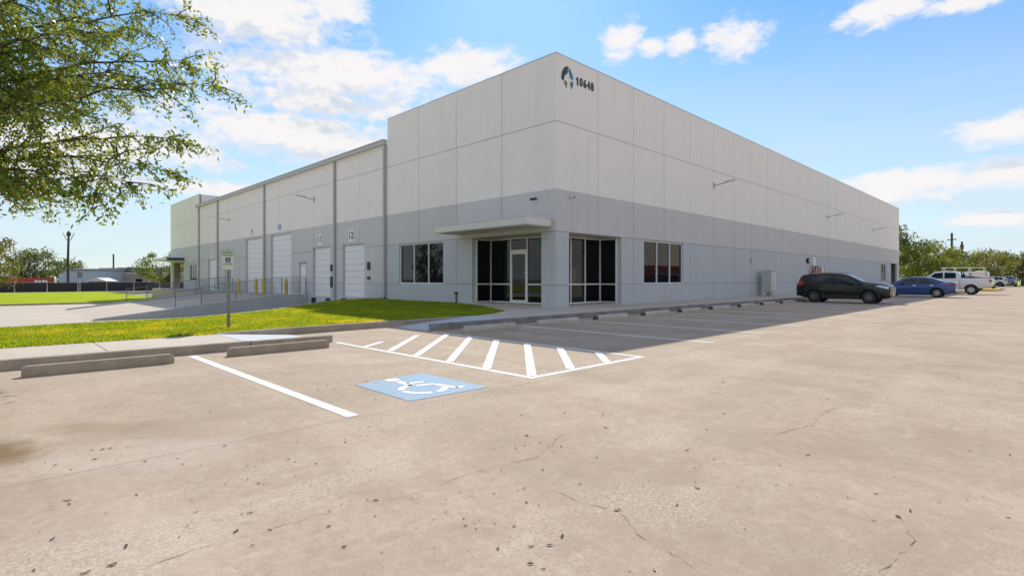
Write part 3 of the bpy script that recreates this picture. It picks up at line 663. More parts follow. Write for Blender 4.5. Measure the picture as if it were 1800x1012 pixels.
railing('grey steel railing of many bars along the far wall of the truck ramp', [(-8.14,w0(-8.14),w0(-8.14)+.98,-6.83,w0(-6.83),w0(-6.83)+.98,2), (-6.83,w0(-6.83),w0(-6.83)+H,-2,w0(-2),w0(-2)+H,8), (-2,w0(-2),w0(-2)+H,-.6,w0(0),w0(0)+H,8)], 36.27,
        [(-8.14,w0(-8.14)-.1,w0(-8.14)+.98),(-6.83,w0(-6.83)-.1,w0(-6.83)+H),(-5.0,w0(-5)-.1,w0(-5)+H),(-3.4,w0(-3.4)-.1,w0(-3.4)+H),(-2,w0(-2)-.1,w0(-2)+H),(-.6,w0(0)-.1,w0(0)+H)])
bl = MB().tube([(0,0,0),(0,0,1.12),(0,0,1.16),(0,0,1.20)], [.11,.11,.10,.05], 14).mesh('bollard', M['yellow'], smooth=True)
for y, lab in ((23.95,'yellow bollard nearest the corner, beside the nearer tall door'), (28.2,'yellow bollard on the far side of the nearer tall door'), (29.75,'yellow bollard in line with the post between the tall doors'), (33.75,'farthest yellow bollard, beyond the farther tall door')):
    b = tag(obj('bollard', bl), lab, 'bollard', 'yellow bollards at the tall doors'); b.location = (-.9, y, .12)

# ------------------------------------------------------------------ wheel stops
def stop_mesh(L, hw=.085, h=.135, hole=True):
    prof = [(-hw,0),(hw,0),(hw*.95,h*.7),(hw*.70,h),(-hw*.70,h),(-hw*.95,h*.7)] if h > .14 else [(-hw,0),(hw,0),(hw*.92,h*.55),(hw*.55,h),(-hw*.55,h),(-hw*.92,h*.55)]
    xs = [(-L/2, .80), (-L/2+.05, 1), (L/2-.05, 1), (L/2, .80)]; mb = MB(); vs = []
    for x, s in xs: vs += [(x, y*s, z*(s if z > 0 else 1)) for y, z in prof]
    n = 6; f = [tuple(range(n))[::-1], tuple(range(3*n, 4*n))]
    for i in range(3): f += [(i*n+k, i*n+(k+1) % n, (i+1)*n+(k+1) % n, (i+1)*n+k) for k in range(n)]
    return mb.add(vs, f)
sm = stop_mesh(1.78, .095, .139).mesh('wheel_stop', M['stop'], bevel=.012)
se = MB().add(*(lambda q: (q.v, q.f))(stop_mesh(.13, .097, .1395))).mesh('dark_end', M['stop_end'], bevel=.008)  # short, much darker cap for one end of a stop
sg = 'concrete wheel stops in the parking bays'
o = tag(obj('wheel_stop', stop_mesh(1.74, .07, .145).mesh('wheel_stop', M['stop_brown'], bevel=.006)), 'long concrete wheel stop at the far left below the raised walk', 'wheel stop', sg); o.location = (-14.60,-4.03,0)
o = tag(obj('wheel_stop', stop_mesh(1.76, .07, .145).mesh('wheel_stop', M['stop_brown'], bevel=.006)), 'concrete wheel stop in front of the kerb end, right of the thick white line', 'wheel stop', sg); o.location = (-12.04,-3.90,0); o.rotation_euler = (0,0,.0)
names = ['in front of the kerb ramp at the hatched aisle', 'in the second bay, left of the corner pillar', 'in front of the corner storefront', 'in front of the window on the long wall', 'just past the window on the long wall', 'sixth along the long wall kerb', 'seventh along the long wall kerb', 'eighth along the long wall kerb, below the grey mailboxes', 'ninth along the long wall kerb, beside the dark suv', 'behind the tail of the dark suv', 'just beyond the dark suv']
for k, nm in enumerate(names):
    o = tag(obj('wheel_stop', sm), 'concrete wheel stop '+nm, 'wheel stop', sg)
    o.location = (-6.60+2.715*k+rng.uniform(-.06, .06), -3.42+rng.uniform(-.05, .04), 0); o.rotation_euler = (0,0,rng.uniform(-.02, .02))
    if k > 1:
        e = obj('dark_end', se, o); e.location = (-.835, 0, 0)

# ------------------------------------------------------------------ reserved parking sign on the lawn
t = thing('parking_sign', 'reserved accessible parking sign with green border on a metal post in the lawn', 'sign', (-11.78,-.12,.14), R(-42))
MB().box(-.032,.032,-.02,.02,-.1,1.80).build('post', M['post'], t)
MB().prism([(-.03,.02),(.03,.02),(.0,.03)], 1.80, 1.84).build('post_cap', M['galv'], t)
def rrect(w, h, r, n=5):
    out = []
    for cx, cy, a in ((w-r, h-r, 0), (-w+r, h-r, 90), (-w+r, -h+r, 180), (w-r, -h+r, 270)):
        out += [(cx+r*math.cos(R(a+90*i/n)), cy+r*math.sin(R(a+90*i/n))) for i in range(n+1)]
    return out
FX = Matrix.Translation((0,-.024,1.60)) @ Matrix.Rotation(R(90),4,'X')
pl = MB().prism(rrect(.165,.24,.03), -.001, .003).xf(FX).build('plate', mat('sign_edge_green', (.36,.50,.40), .45), t)
MB().prism(rrect(.148,.223,.022), .0035, .0045).xf(FX).build('face', mat('sign_cream', (.74,.74,.62), .45), pl)
MB().prism(rrect(.058,.055,.01), .005, .006).xf(Matrix.Translation((0,0,0)) @ FX).build('blue_square', M['sign_blue'], pl)
sy_ = MB()
for poly in wheelchair('sign'): sy_.prism([(x*.09, y*.09) for x, y in poly], .0065, .0075)
sy_.xf(FX).build('wheelchair_symbol', M['plate_white'], pl)
for s_, z, sz in (('RESERVED', .172, .066), ('PARKING', .108, .066), ('VAN ACCESSIBLE', -.095, .034)):
    me = text_mesh(s_, sz, M['sign_green'], .0006, bold=.0014); me.transform(FX @ Matrix.Translation((0,z,.006)) @ Matrix.Scale(.86,4,(1,0,0))); obj('lettering', me, pl)
MB().box(-.12,.12,-.128,-.124,.005,.0062).xf(FX).build('rule', M['sign_green'], pl)
MB().tube([(0,-.03,1.83),(0,-.03,1.86)], .03, 10).build('bolt', M['galv'], t)

# ------------------------------------------------------------------ mailbox cluster by the wall
t = thing('mailbox_cluster', 'grey cluster mailbox on a pedestal beside the long wall', 'mailbox', (20.5,-.62,ZW))
MB().box(-.16,.16,-.16,.16,0,.30).build('pedestal', M['gutter'], t, bevel=.01)
cb_ = MB().box(-.46,.46,-.27,.25,.28,1.62).box(-.49,.49,-.30,.28,1.62,1.68).build('cabinet', M['gutter'], t, bevel=.012)
dmm = MB().box(-.12,.12,-.012,0,-.075,.075).mesh('mail_door', M['canopy'], bevel=.004)
for i in range(3):
    for j in range(7):
        d = obj('mail_door', dmm, cb_); d.location = (-.28+.28*i, -.271, .46+.17*j)
        
# ------------------------------------------------------------------ vehicles
class Car:
    """body lofted from length-wise curves; s = metres from the tail, u = 0 underside centre .. 1 roof centre"""
    NR = 12
    def __init__(c, L, zb, zbelt, zt, w, wr): c.L = L; c.k = dict(zb=zb, zbelt=zbelt, zt=zt, w=w, wr=wr); c.sm = .07
    def f(c, key, s):
        a = np.array(c.k[key]); q = np.linspace(s-c.sm, s+c.sm, 7); q = np.clip(q, 0, c.L)
        return float(np.mean(np.interp(q, a[:,0], a[:,1])))
    def ring(c, s):
        zb, zl, zt, w, wr = (c.f(k, s) for k in ('zb','zbelt','zt','w','wr')); zt = max(zt, zl+.03); h = zl-zb
        e = zl+max(.35*(zt-zl), (zt-zl)-.085)
        return [(0,zb),(w*.84,zb),(w*.95,zb+.05),(w*.985,zb+.18*h+.02),(w,zb+.5*h),(w*.99,zb+.82*h),(w*.962,zl),
                ((w*.955+wr)/2+.015,(zl+e)/2),(wr,e),(wr-.07,zt-.018),(wr*.55,zt),(0,zt+.012)]
    def P(c, s, u):
        r = c.ring(s); x = min(max(u, 0), 1)*(c.NR-1); i = min(int(x), c.NR-2); t = x-i
        return Vector((s-c.L/2, r[i][0]*(1-t)+r[i+1][0]*t, r[i][1]*(1-t)+r[i+1][1]*t))
    def body(c, name, m, root, wheels, wr_):
        ss = np.linspace(0, c.L, 64); vs = []; n = 2*c.NR-2; fs = []
        for s in ss:
            r = c.ring(s); loop = r+[(-y, z) for y, z in r[-2:0:-1]]
            vs += [(s-c.L/2, y, z) for y, z in loop]
        for i in range(len(ss)-1): fs += [(i*n+k, i*n+(k+1) % n, (i+1)*n+(k+1) % n, (i+1)*n+k) for k in range(n)]
        fs += [tuple(range(n))[::-1], tuple(range((len(ss)-1)*n, len(ss)*n))]
        mb = MB().add(vs, fs); o = mb.build(name, m, root, smooth=True)
        cut = MB()
        for s in wheels:
            for sg_ in (-1, 1): 
                q = c.f('w', s); cut.tube([(s-c.L/2, sg_*(q-.30), wr_), (s-c.L/2, sg_*(q+.3), wr_)], wr_+.065, 28)
        bm = bmesh.new(); bm.from_mesh(o.data); bmesh.ops.recalc_face_normals(bm, faces=bm.faces); bm.to_mesh(o.data); bm.free()
        cm = cut.mesh('cut', M['black']); bm = bmesh.new(); bm.from_mesh(cm); bmesh.ops.recalc_face_normals(bm, faces=bm.faces); bm.to_mesh(cm); bm.free()
        co = obj('cut', cm); o.parent = None
        md = o.modifiers.new('b', 'BOOLEAN'); md.operation = 'DIFFERENCE'; md.object = co; md.solver = 'EXACT'; md.material_mode = 'TRANSFER'
        dg = bpy.context.evaluated_depsgraph_get(); me = bpy.data.meshes.new_from_object(o.evaluated_get(dg)); o.modifiers.clear(); o.data = me; o.parent = root
        bpy.data.objects.remove(co); me.polygons.foreach_set('use_smooth', [True]*len(me.polygons)); me.set_sharp_from_angle(angle=R(35))
        return o
    def patch(c, name, q, m, root, off=.006, n=8, k=4, sides=(1,-1), join=False):
        """quad of (s,u) corners laid on the skin: q = c00,c10,c11,c01"""
        mbs = []
        for sg_ in sides:
            mb = MB(); vs = []
            for j in range(k+1):
                for i in range(n+1):
                    a, b = i/n, j/k
                    s = (q[0][0]*(1-a)+q[1][0]*a)*(1-b)+(q[3][0]*(1-a)+q[2][0]*a)*b; u = (q[0][1]*(1-a)+q[1][1]*a)*(1-b)+(q[3][1]*(1-a)+q[2][1]*a)*b
                    p = c.P(s, u); d1 = c.P(s+.02, u)-c.P(s-.02, u); d2 = c.P(s, min(u+.01,1))-c.P(s, max(u-.01,0)); nn = d2.cross(d1)
                    nn = nn.normalized() if nn.length > 1e-9 else Vector((0,0,1)); 
                    p = p+nn*off*(1); vs.append((p.x, p.y*sg_, p.z))
            mb.add(vs, [((j*(n+1)+i), (j*(n+1)+i+1), ((j+1)*(n+1)+i+1), ((j+1)*(n+1)+i)) for j in range(k) for i in range(n)]); mbs.append(mb)
        if join and len(mbs) == 2: mbs[0].add(mbs[1].v, mbs[1].f); mbs = mbs[:1]
        return [b.build(name, m, root, smooth=True) for b in mbs]
def tyre(r, w):
    prof = [(r*.66,-w/2),(r*.93,-w/2),(r*.99,-w*.36),(r,-w*.2),(r,w*.2),(r*.99,w*.36),(r*.93,w/2),(r*.66,w/2)]
    mb = MB(); n = 32; vs = [(q*math.cos(2*math.pi*i/n), y, q*math.sin(2*math.pi*i/n)) for i in range(n) for q, y in prof]; m_ = len(prof)
    return mb.add(vs, [(i*m_+k, i*m_+(k+1) % m_, ((i+1) % n)*m_+(k+1) % m_, ((i+1) % n)*m_+k) for i in range(n) for k in range(m_)])
def rim(r, w, spokes, sw):
    mb = MB(); R0 = r*.66; n = 28
    prof = [(R0,-w*.46),(R0,w*.42),(R0*.93,w*.46),(R0*.90,w*.30),(R0*.90,-w*.40)]
    vs = [(q*math.cos(2*math.pi*i/n), y, q*math.sin(2*math.pi*i/n)) for i in range(n) for q, y in prof]; m_ = len(prof)
    mb.add(vs, [(i*m_+k, i*m_+(k+1) % m_, ((i+1) % n)*m_+(k+1) % m_, ((i+1) % n)*m_+k) for i in range(n) for k in range(m_)])
    for i in range(spokes):
        a = 2*math.pi*i/spokes; q = MB().box(.03, R0*.92, w*.26, w*.36, -sw/2, sw/2); q.xf(Matrix.Rotation(a,4,'Y')); mb.add(q.v, q.f)
    q = MB().tube([(0,w*.2,0),(0,w*.40,0)], R0*.22, 14); mb.add(q.v, q.f)
    return mb
M['rim_dark'] = mat('dark_alloy', (.16,.16,.165), .3, metal=.8); M['rim_bright'] = mat('bright_alloy', (.55,.55,.56), .28, metal=.85)
M['chrome'] = mat('chrome', (.75,.75,.76), .12, metal=1.); M['tail'] = mat('red_lamp_lens', (.42,.012,.015), .12, coat=.6); M['head'] = mat('clear_lamp_lens', (.62,.64,.66), .1, coat=.8)
M['seam'] = mat('panel_gap', (.008,.008,.009), .8); M['plastic'] = mat('black_trim_plastic', (.022,.023,.025), .55); M['car_glass'] = mat('car_glass', (.010,.014,.018), .02, spec=.45)
M['plate'] = mat('number_plate', (.7,.7,.72), .5)
def wheels(c, root, ss, r, w, spokes, sw, rm):
    tm = tyre(r, w).mesh('wheel', M['black'], smooth=True); rme = rim(r, w, spokes, sw).mesh('rim', rm); dme = MB().tube([(0,-w*.1,0),(0,w*.05,0)], r*.6, 20).mesh('brake_disc', M['dark_metal'])
    for s in ss:
        for sg_ in (1, -1):
            o = obj('wheel', tm, root); o.location = (s-c.L/2, sg_*(c.f('w', s)-w/2-.01), r); o.rotation_euler = (0, rng.uniform(0, 6), 0 if sg_ > 0 else math.pi)
            obj('rim', rme, o); obj('brake_disc', dme, o)
def seam(c, root, s0, u0, s1, u1, w=.012): c.patch('panel_seam', [(s0-w/2,u0),(s0+w/2,u0),(s1+w/2,u1),(s1-w/2,u1)], M['seam'], root, .003, 1, 10)
U = lambda i: i/11.
def mirror_thing(c, root, s, z, m):
    y = c.f('w', s)*.95
    for sg_ in (1, -1):
        MB().box(s-c.L/2-.07, s-c.L/2+.09, sg_*(y+.03) if sg_ > 0 else sg_*(y+.24), sg_*(y+.24) if sg_ > 0 else sg_*(y+.03), z, z+.15).build('wing_mirror', m, root, bevel=.03, smooth=True)
def handles(c, root, spots, m, z_u=U(5.3)):
    for s in spots: c.patch('door_handle', [(s,z_u-.012),(s+.2,z_u-.012),(s+.2,z_u+.012),(s,z_u+.012)], m, root, .03, 4, 2)

def make_suv(name, label, loc, rz_, paint, group=None):
    c = Car(4.66, [(0,.42),(.3,.32),(.8,.24),(3.8,.23),(4.35,.27),(4.66,.34)], [(0,1.04),(.9,1.12),(3.2,1.07),(4.0,1.03),(4.5,.95),(4.66,.88)],
            [(0,1.08),(.05,1.22),(.14,1.42),(.26,1.58),(.7,1.64),(1.6,1.68),(2.2,1.67),(2.6,1.60),(3.30,1.24),(3.5,1.19),(4.2,1.11),(4.5,1.05),(4.62,.98),(4.66,.92)],
            [(0,.76),(.12,.86),(.35,.90),(1,.92),(3.6,.92),(4.2,.885),(4.5,.82),(4.66,.70)], [(0,.62),(.35,.63),(1.5,.67),(2.5,.67),(3.2,.76),(3.6,.80),(4.3,.74),(4.66,.55)])
    t = thing(name, label, 'car', loc, rz_, group); b = c.body('body', paint, t, (.96, 3.70), .365)
    wheels(c, t, (.96, 3.70), .365, .235, 10, .05, M['rim_dark'])
    c.patch('side_window', [(.52,U(6.25)),(1.02,U(6.2)),(1.02,U(7.9)),(.66,U(7.7))], M['car_glass'], t)
    c.patch('side_window', [(1.08,U(6.2)),(1.90,U(6.2)),(1.90,U(7.92)),(1.08,U(7.92))], M['car_glass'], t)
    c.patch('side_window', [(2.00,U(6.2)),(3.05,U(6.25)),(2.62,U(7.85)),(2.00,U(7.92))], M['car_glass'], t)
    c.patch('windscreen', [(2.72,U(9.0)),(3.34,U(8.7)),(3.34,1),(2.66,1)], M['car_glass'], t, .006, 8, 5, join=True)
    c.patch('rear_window', [(.12,U(9.0)),(.34,U(9.0)),(.34,1),(.12,1)], M['car_glass'], t, .006, 4, 4, join=True)
    for s in (1.05, 1.95): seam(c, t, s, U(2.2), s, U(8.2))
    seam(c, t, 3.10, U(2.2), 3.10, U(6))
    c.patch('sill_trim', [(1.4,U(1.6)),(3.28,U(1.6)),(3.28,U(3.2)),(1.4,U(3.2))], M['plastic'], t, .012)
    for s in (.96, 3.70):      # wheel-arch cladding
        for sg_ in (1, -1):
            mb = MB(); vs = []; n = 18
            for i in range(n+1):
                a = R(-12+204*i/n)
                for rr, dy in ((.43,.012),(.50,.010),(.505,-.03)):
                    ss = s+rr*math.cos(a); vs.append((ss-c.L/2, sg_*(c.f('w', s)*.985+dy), .365+rr*math.sin(a)))
            mb.add(vs, [(i*3+k, i*3+k+1, i*3+k+4, i*3+k+3) for i in range(n) for k in range(2)]); mb.build('arch_trim', M['plastic'], t)
    c.patch('tail_light', [(.03,U(5.2)),(.42,U(5.6)),(.30,U(7.0)),(.06,U(6.9))], M['tail'], t, .012)
    c.patch('headlight', [(4.0,U(5.5)),(4.58,U(4.9)),(4.60,U(6.0)),(4.18,U(6.1))], M['head'], t, .010)
    handles(c, t, (1.12, 2.02), M['plastic']); mirror_thing(c, t, 2.82, 1.04, paint)
    x = c.L/2
    MB().box(x-.02, x+.012, -.50, .50, .58, .90).build('grille', M['dark_metal'], t, bevel=.02)
    for z in (.64, .73, .82): MB().box(x+.012, x+.022, -.47, .47, z-.012, z+.012).build('grille_bar', M['chrome'], t)
    MB().box(x-.02, x+.014, -.62, .62, .36, .50).build('lower_intake', M['plastic'], t, bevel=.02)
    MB().box(x+.014, x+.022, -.16, .16, .42, .53).build('number_plate', M['plate'], t)
    MB().box(-x-.02, -x+.02, -.16, .16, .80, .92).build('number_plate', M['plate'], t)
    MB().box(-x-.02, -x+.06, -.7, .7, .36, .56).build('rear_bumper_trim', M['plastic'], t, bevel=.02)
    for sg_ in (1, -1):
        MB().tube([(.62-x,sg_*.60,1.62),(.75-x,sg_*.60,1.685),(1.6-x,sg_*.62,1.72),(2.3-x,sg_*.62,1.70),(2.45-x,sg_*.62,1.65)], .02, 6).build('roof_rail', M['galv'], t)
    return t
def make_sedan(name, label, loc, rz_, paint):
    c = Car(4.64, [(0,.38),(.4,.26),(.9,.18),(3.8,.17),(4.3,.2),(4.64,.28)], [(0,.86),(.5,.93),(1.2,.94),(3.4,.88),(4.1,.76),(4.64,.60)],
            [(0,.98),(.1,1.06),(.55,1.10),(.8,1.16),(1.2,1.33),(1.6,1.43),(2.1,1.46),(2.5,1.44),(2.85,1.36),(3.5,1.02),(3.7,.97),(4.2,.83),(4.5,.74),(4.64,.66)],
            [(0,.70),(.15,.81),(.4,.87),(1,.89),(3.5,.89),(4.2,.84),(4.5,.74),(4.64,.62)], [(0,.62),(.5,.66),(1.2,.62),(2.0,.60),(2.8,.62),(3.5,.72),(4.2,.68),(4.64,.5)])
    t = thing(name, label, 'car', loc, rz_); c.body('body', paint, t, (1.0, 3.70), .325)
    wheels(c, t, (1.0, 3.70), .325, .21, 10, .05, M['rim_bright'])
    c.patch('side_window', [(1.02,U(6.35)),(2.02,U(6.2)),(2.02,U(7.85)),(1.50,U(7.8))], M['car_glass'], t)
    c.patch('side_window', [(2.10,U(6.2)),(3.25,U(6.3)),(2.72,U(7.8)),(2.10,U(7.85))], M['car_glass'], t)
    c.patch('windscreen', [(2.85,U(9)),(3.48,U(8.6)),(3.48,1),(2.8,1)], M['car_glass'], t, .006, 8, 5, join=True)
    c.patch('rear_window', [(.72,U(9)),(1.40,U(9)),(1.45,1),(.70,1)], M['car_glass'], t, .006, 8, 5, join=True)
    for s in (1.12, 2.06, 3.2): seam(c, t, s, U(2.2), s, U(6))
    c.patch('tail_light', [(.02,U(5.3)),(.62,U(6.0)),(.55,U(6.6)),(.05,U(6.7))], M['tail'], t, .012)
    c.patch('headlight', [(3.95,U(5.4)),(4.55,U(4.8)),(4.58,U(5.8)),(4.2,U(6.2))], M['head'], t, .010)
    handles(c, t, (1.18, 2.14), M['chrome']); mirror_thing(c, t, 2.95, .93, paint)
    x = c.L/2; MB().box(-x-.02, -x+.03, -.16, .16, .72, .84).build('number_plate', M['plate'], t)
    MB().box(-x-.015, -x+.1, -.60, .60, .30, .42).build('bumper_insert', M['plastic'], t, bevel=.02)
    MB().box(x-.06, x+.01, -.5, .5, .34, .5).build('grille', M['plastic'], t, bevel=.02)
    return t
def make_pickup(name, label, loc, rz_, paint, wheel_m):
    c = Car(5.90, [(0,.62),(.6,.50),(4.9,.42),(5.9,.48)], [(0,1.22),(2,1.26),(4.3,1.22),(5.3,1.12),(5.9,.95)],
            [(0,1.36),(1.93,1.38),(1.98,1.42),(2.06,1.80),(2.25,1.92),(3.0,1.96),(3.5,1.93),(3.75,1.84),(4.30,1.38),(4.5,1.32),(5.5,1.22),(5.9,1.05)],
            [(0,.90),(.1,.97),(1,1.0),(5.0,1.0),(5.6,.95),(5.9,.82)], [(0,.92),(1.9,.94),(2.05,.74),(3.5,.74),(4.3,.86),(5.3,.84),(5.9,.7)]); c.sm = .04
    t = thing(name, label, 'truck', loc, rz_); c.body('body', paint, t, (1.28, 4.95), .40)
    wheels(c, t, (1.28, 4.95), .40, .26, 6, .12, wheel_m)
    c.patch('side_window', [(2.22,U(6.3)),(2.98,U(6.3)),(2.98,U(7.85)),(2.26,U(7.85))], M['car_glass'], t)
    c.patch('side_window', [(3.08,U(6.3)),(4.16,U(6.35)),(3.68,U(7.8)),(3.08,U(7.85))], M['car_glass'], t)
    c.patch('windscreen', [(3.78,U(9)),(4.28,U(8.7)),(4.28,1),(3.72,1)], M['car_glass'], t, .006, 8, 5, join=True)
    for s in (1.97, 3.03, 4.15): seam(c, t, s, U(2.2), s, U(6), .02)
    c.patch('tail_light', [(.01,U(4.6)),(.16,U(4.6)),(.20,U(6.2)),(.01,U(6.2))], M['tail'], t, .014)
    c.patch('headlight', [(5.45,U(5.2)),(5.86,U(5.0)),(5.86,U(6.1)),(5.5,U(6.1))], M['head'], t, .01)
    handles(c, t, (2.2, 3.15), paint); mirror_thing(c, t, 3.95, 1.3, M['plastic'])
    x = c.L/2
    MB().box(-x+.08, -x+1.9, -.80, .80, 1.385, 1.40).build('bed_floor', M['plastic'], t)
    MB().box(-x-.14, -x+.02, -.88, .88, .52, .68).build('rear_bumper', M['plastic'], t, bevel=.03)
    MB().box(-x-.012, -x+.01, -.78, .78, .74, 1.32).build('tailgate', paint, t, bevel=.02)
    rk = MB()
    for sg_ in (1, -1): rk.box(-x+1.86, -x+1.92, sg_*.78-.03, sg_*.78+.03, 1.39, 1.90)
    rk.box(-x+1.86, -x+1.92, -.75, .75, 1.84, 1.90); rk.box(-x+1.86, -x+1.92, -.75, .75, 1.42, 1.46); rk.build('headache_rack', M['plastic'], t)
    MB().box(-x+1.1, -x+1.75, -.8, .8, 1.39, 1.50).build('tool_box', M['dark_metal'], t, bevel=.01)
    MB().box(x-.02, x+.01, -.7, .7, .72, 1.08).build('grille', M['chrome'], t, bevel=.02)
    return t
P_suv = mat('charcoal_car_paint', (.003,.0035,.004), .25, coat=.45, spec=.3); P_blue = mat('deep_blue_car_paint', (.008,.055,.20), .28, coat=.7); P_white = mat('white_car_paint', (.72,.72,.70), .3, coat=1.)
P_navy = mat('navy_car_paint', (.02,.035,.07), .3, coat=1.); P_silver = mat('silver_car_paint', (.42,.43,.45), .3, metal=.3, coat=1.)
make_suv('parked_suv', 'charcoal suv parked tail to the kerb in the building shade', (17.55,-5.60,0), R(-90), P_suv).scale = (.94,.94,.96)
make_sedan('parked_sedan', 'deep blue sedan parked nose to the kerb beyond the dark suv', (31.95,-6.60,0), R(90), P_blue)
make_pickup('pickup_truck', 'white pickup truck with bed rack beyond the blue sedan', (42.4,-7.20,0), R(90), P_white, M['rim_bright'])
make_pickup('pickup_truck', 'second white pickup mostly hidden behind the nearer white pickup', (60.5,-6.2,0), R(90), P_white, M['rim_dark'])
make_suv('parked_suv', 'small white suv far off below the tree row', (104.0,-6.0,0), R(90), P_white)
make_suv('parked_suv', 'dark navy suv far off at the right edge under trees', (106,-8.4,0), R(180), P_navy)
# service truck behind the pickups: white body, ladder rack, water tank
t = thing('service_truck', 'white boxy service truck with roof rack behind the white pickups', 'truck', (72,-4.6,0), R(90))
sb = MB().box(-3.2,1.0,-1.1,1.1,.6,2.2).build('box_body', P_white, t, bevel=.06)
for x in (-2.6,-1.6,-.6,.4): MB().box(x-.45,x+.45,1.1,1.115,.8,2.0).build('locker_door', M['trim'], sb); 
MB().prism([(1.05,.7),(3.1,.7),(3.1,1.35),(2.3,1.5),(1.8,2.2),(1.05,2.25)], -1.0, 1.0).xf(Matrix.Rotation(R(90),4,'X')).build('cab', P_white, t, bevel=.06)
MB().prism([(1.25,1.5),(2.15,1.5),(1.75,2.1),(1.25,2.1)], -1.012, 1.012).xf(Matrix.Rotation(R(90),4,'X')).build('side_window', M['car_glass'], t)
lr = MB()
for x in (-3,-1.6,-.2,.9): lr.tube([(x,-1,2.2),(x,-1,2.65),(x,1,2.65),(x,1,2.2)], .035, 6)
lr.tube([(-3.1,-.9,2.7),(1.2,-.9,2.7)], .03, 6).tube([(-3.1,.9,2.7),(1.2,.9,2.7)], .03, 6); lr.build('ladder_rack', M['trim'], t)
tm_ = tyre(.42,.28).mesh('wheel', M['black'], smooth=True)
for x in (-2.0, 2.2):
    for y in (-.95,.95): o = obj('wheel', tm_, t); o.location = (x,y,.42)
def tank(label, loc, r, h):
    mb = MB().tube([(0,0,.35),(0,0,h-.25),(0,0,h-.08),(0,0,h)], [r,r,r*.8,r*.35], 18).build('tank_shell', M['trim'], None, smooth=True)
    t = thing('water_tank', label, 'tank', loc); mb.parent = t
    MB().box(-r,r,-r,r,0,.34).build('skid', M['dark_metal'], t)
tank('round white tank standing behind the white pickup tail', (84,-6.4,0), .95, 2.4)

# ------------------------------------------------------------------ trees
def leaf_cloud(name, C, size, mt, parent, seed, droop=.3, aspect=.5):
    r = np.random.default_rng(seed); n = len(C); d = r.normal(size=(n,3)); d[:,2] -= droop; d /= np.linalg.norm(d, axis=1)[:,None]
    u = r.normal(size=(n,3)); u -= (u*d).sum(1)[:,None]*d; u /= np.linalg.norm(u, axis=1)[:,None]
    L = (size*r.uniform(.65,1.3,n))[:,None]; Wd = L*aspect*.5; nn = np.cross(d, u)
    V = np.empty((n,4,3)); V[:,0] = C; V[:,1] = C+d*L*.45+u*Wd+nn*L*.06; V[:,2] = C+d*L; V[:,3] = C+d*L*.45-u*Wd+nn*L*.06
    me = bpy.data.meshes.new(name); me.vertices.add(4*n); me.vertices.foreach_set('co', V.reshape(-1)); me.loops.add(4*n); me.loops.foreach_set('vertex_index', np.arange(4*n, dtype=np.int32))
    me.polygons.add(n); me.polygons.foreach_set('loop_start', np.arange(0,4*n,4,dtype=np.int32)); me.polygons.foreach_set('loop_total', np.full(n,4,dtype=np.int32)); me.update(calc_edges=True); me.materials.append(mt)
    o = obj(name, me, parent); o['kind'] = 'stuff'; return o
def tree(label, x, y, z, h, cr, th, seed, mt, n=3600, ls=.34, cat='tree', group=None, flat=.75, name='tree'):
    r = np.random.default_rng(seed); t = thing(name, label, cat, (x,y,z), 0, group)
    tr = MB(); top = th+(h-th)*.45; rad = .035*h+.03; kx, ky = r.normal(0,.15,2)
    tr.tube([(0,0,-.2),(kx*.3,ky*.3,th*.5),(kx,ky,th),(kx*1.5,ky*1.5,top)], [rad*1.3,rad,rad*.85,rad*.35], 8)
    cl_ = []; cz = th*.75+(h-th*.75)*.5; hz = (h-th*.75)*.5
    for i in range(34):
        v = r.normal(size=3); v /= np.linalg.norm(v); q = r.uniform(.45,1.0)**.5
        c = np.array([v[0]*cr*q*r.uniform(.75,1.1), v[1]*cr*q*r.uniform(.75,1.1), cz+v[2]*hz*q*.92]); cl_.append(c)
        if i < 14:
            m = c*.45+np.array([0,0,th*.5]); tr.tube([(kx,ky,th*.85+r.uniform(0,.5)), tuple(m), tuple(c)], [rad*.5,rad*.28,.02], 5, False)
    tr.build('trunk', M['bark'], t)
    cs = np.array(cl_); idx = r.integers(0, len(cs), n); sz = cr*r.uniform(.20,.40,len(cs))
    off = r.normal(size=(n,3)); off /= np.linalg.norm(off,axis=1)[:,None]; off *= (r.uniform(0,1,n)**.45)[:,None]; off[:,2] *= flat
    C = cs[idx]+off*sz[idx][:,None]; C[:,2] = np.maximum(C[:,2], th*.62)
    leaf_cloud('crown', C, ls, mt, t, seed+1); return t
g_ = 'trees beyond the end of the long wall'
for i, (lab, x, y, h, cr, th, m, n) in enumerate([
    ('tall dark green tree rising right behind the far end of the warehouse', 79, 4.2, 9.4, 4.6, 2.2, 'leaf_a', 5200),
    ('broad green tree next along from the warehouse end', 84, .6, 7.0, 4.8, 1.7, 'leaf_b', 5200),
    ('bushy bright tree behind the white pickup cab', 92, -.4, 6.7, 4.6, 1.6, 'leaf_b', 4200),
    ('lower dark tree behind the white pickup bed', 99, -1.8, 5.4, 3.8, 1.5, 'leaf_a', 3200),
    ('olive tree standing before the two far poles', 108, -2.4, 5.9, 4.4, 1.5, 'leaf_c', 3400),
    ('round tree right of the far poles', 113, -4.8, 6.4, 4.4, 1.5, 'leaf_b', 3400),
    ('fork-trunked tree beside the small white suv', 118, -6.6, 6.3, 4.4, 1.5, 'leaf_c', 3200),
    ('tree at the right edge over the navy suv', 121, -9.6, 6.1, 4.2, 1.5, 'leaf_a', 3200),
    ('last pale tree cut by the right picture edge', 126, -14, 6.0, 4.6, 1.5, 'leaf_c', 2800)]):
    tree(lab, x, y, .1, h, cr, th, 40+i, M[m], n, .36, 'tree', g_)
tree('dark olive tree at the left edge above the orange container', -16.2, 57.5, -.9, 6.6, 3.4, 1.7, 71, M['leaf_c'], 3400, .26)
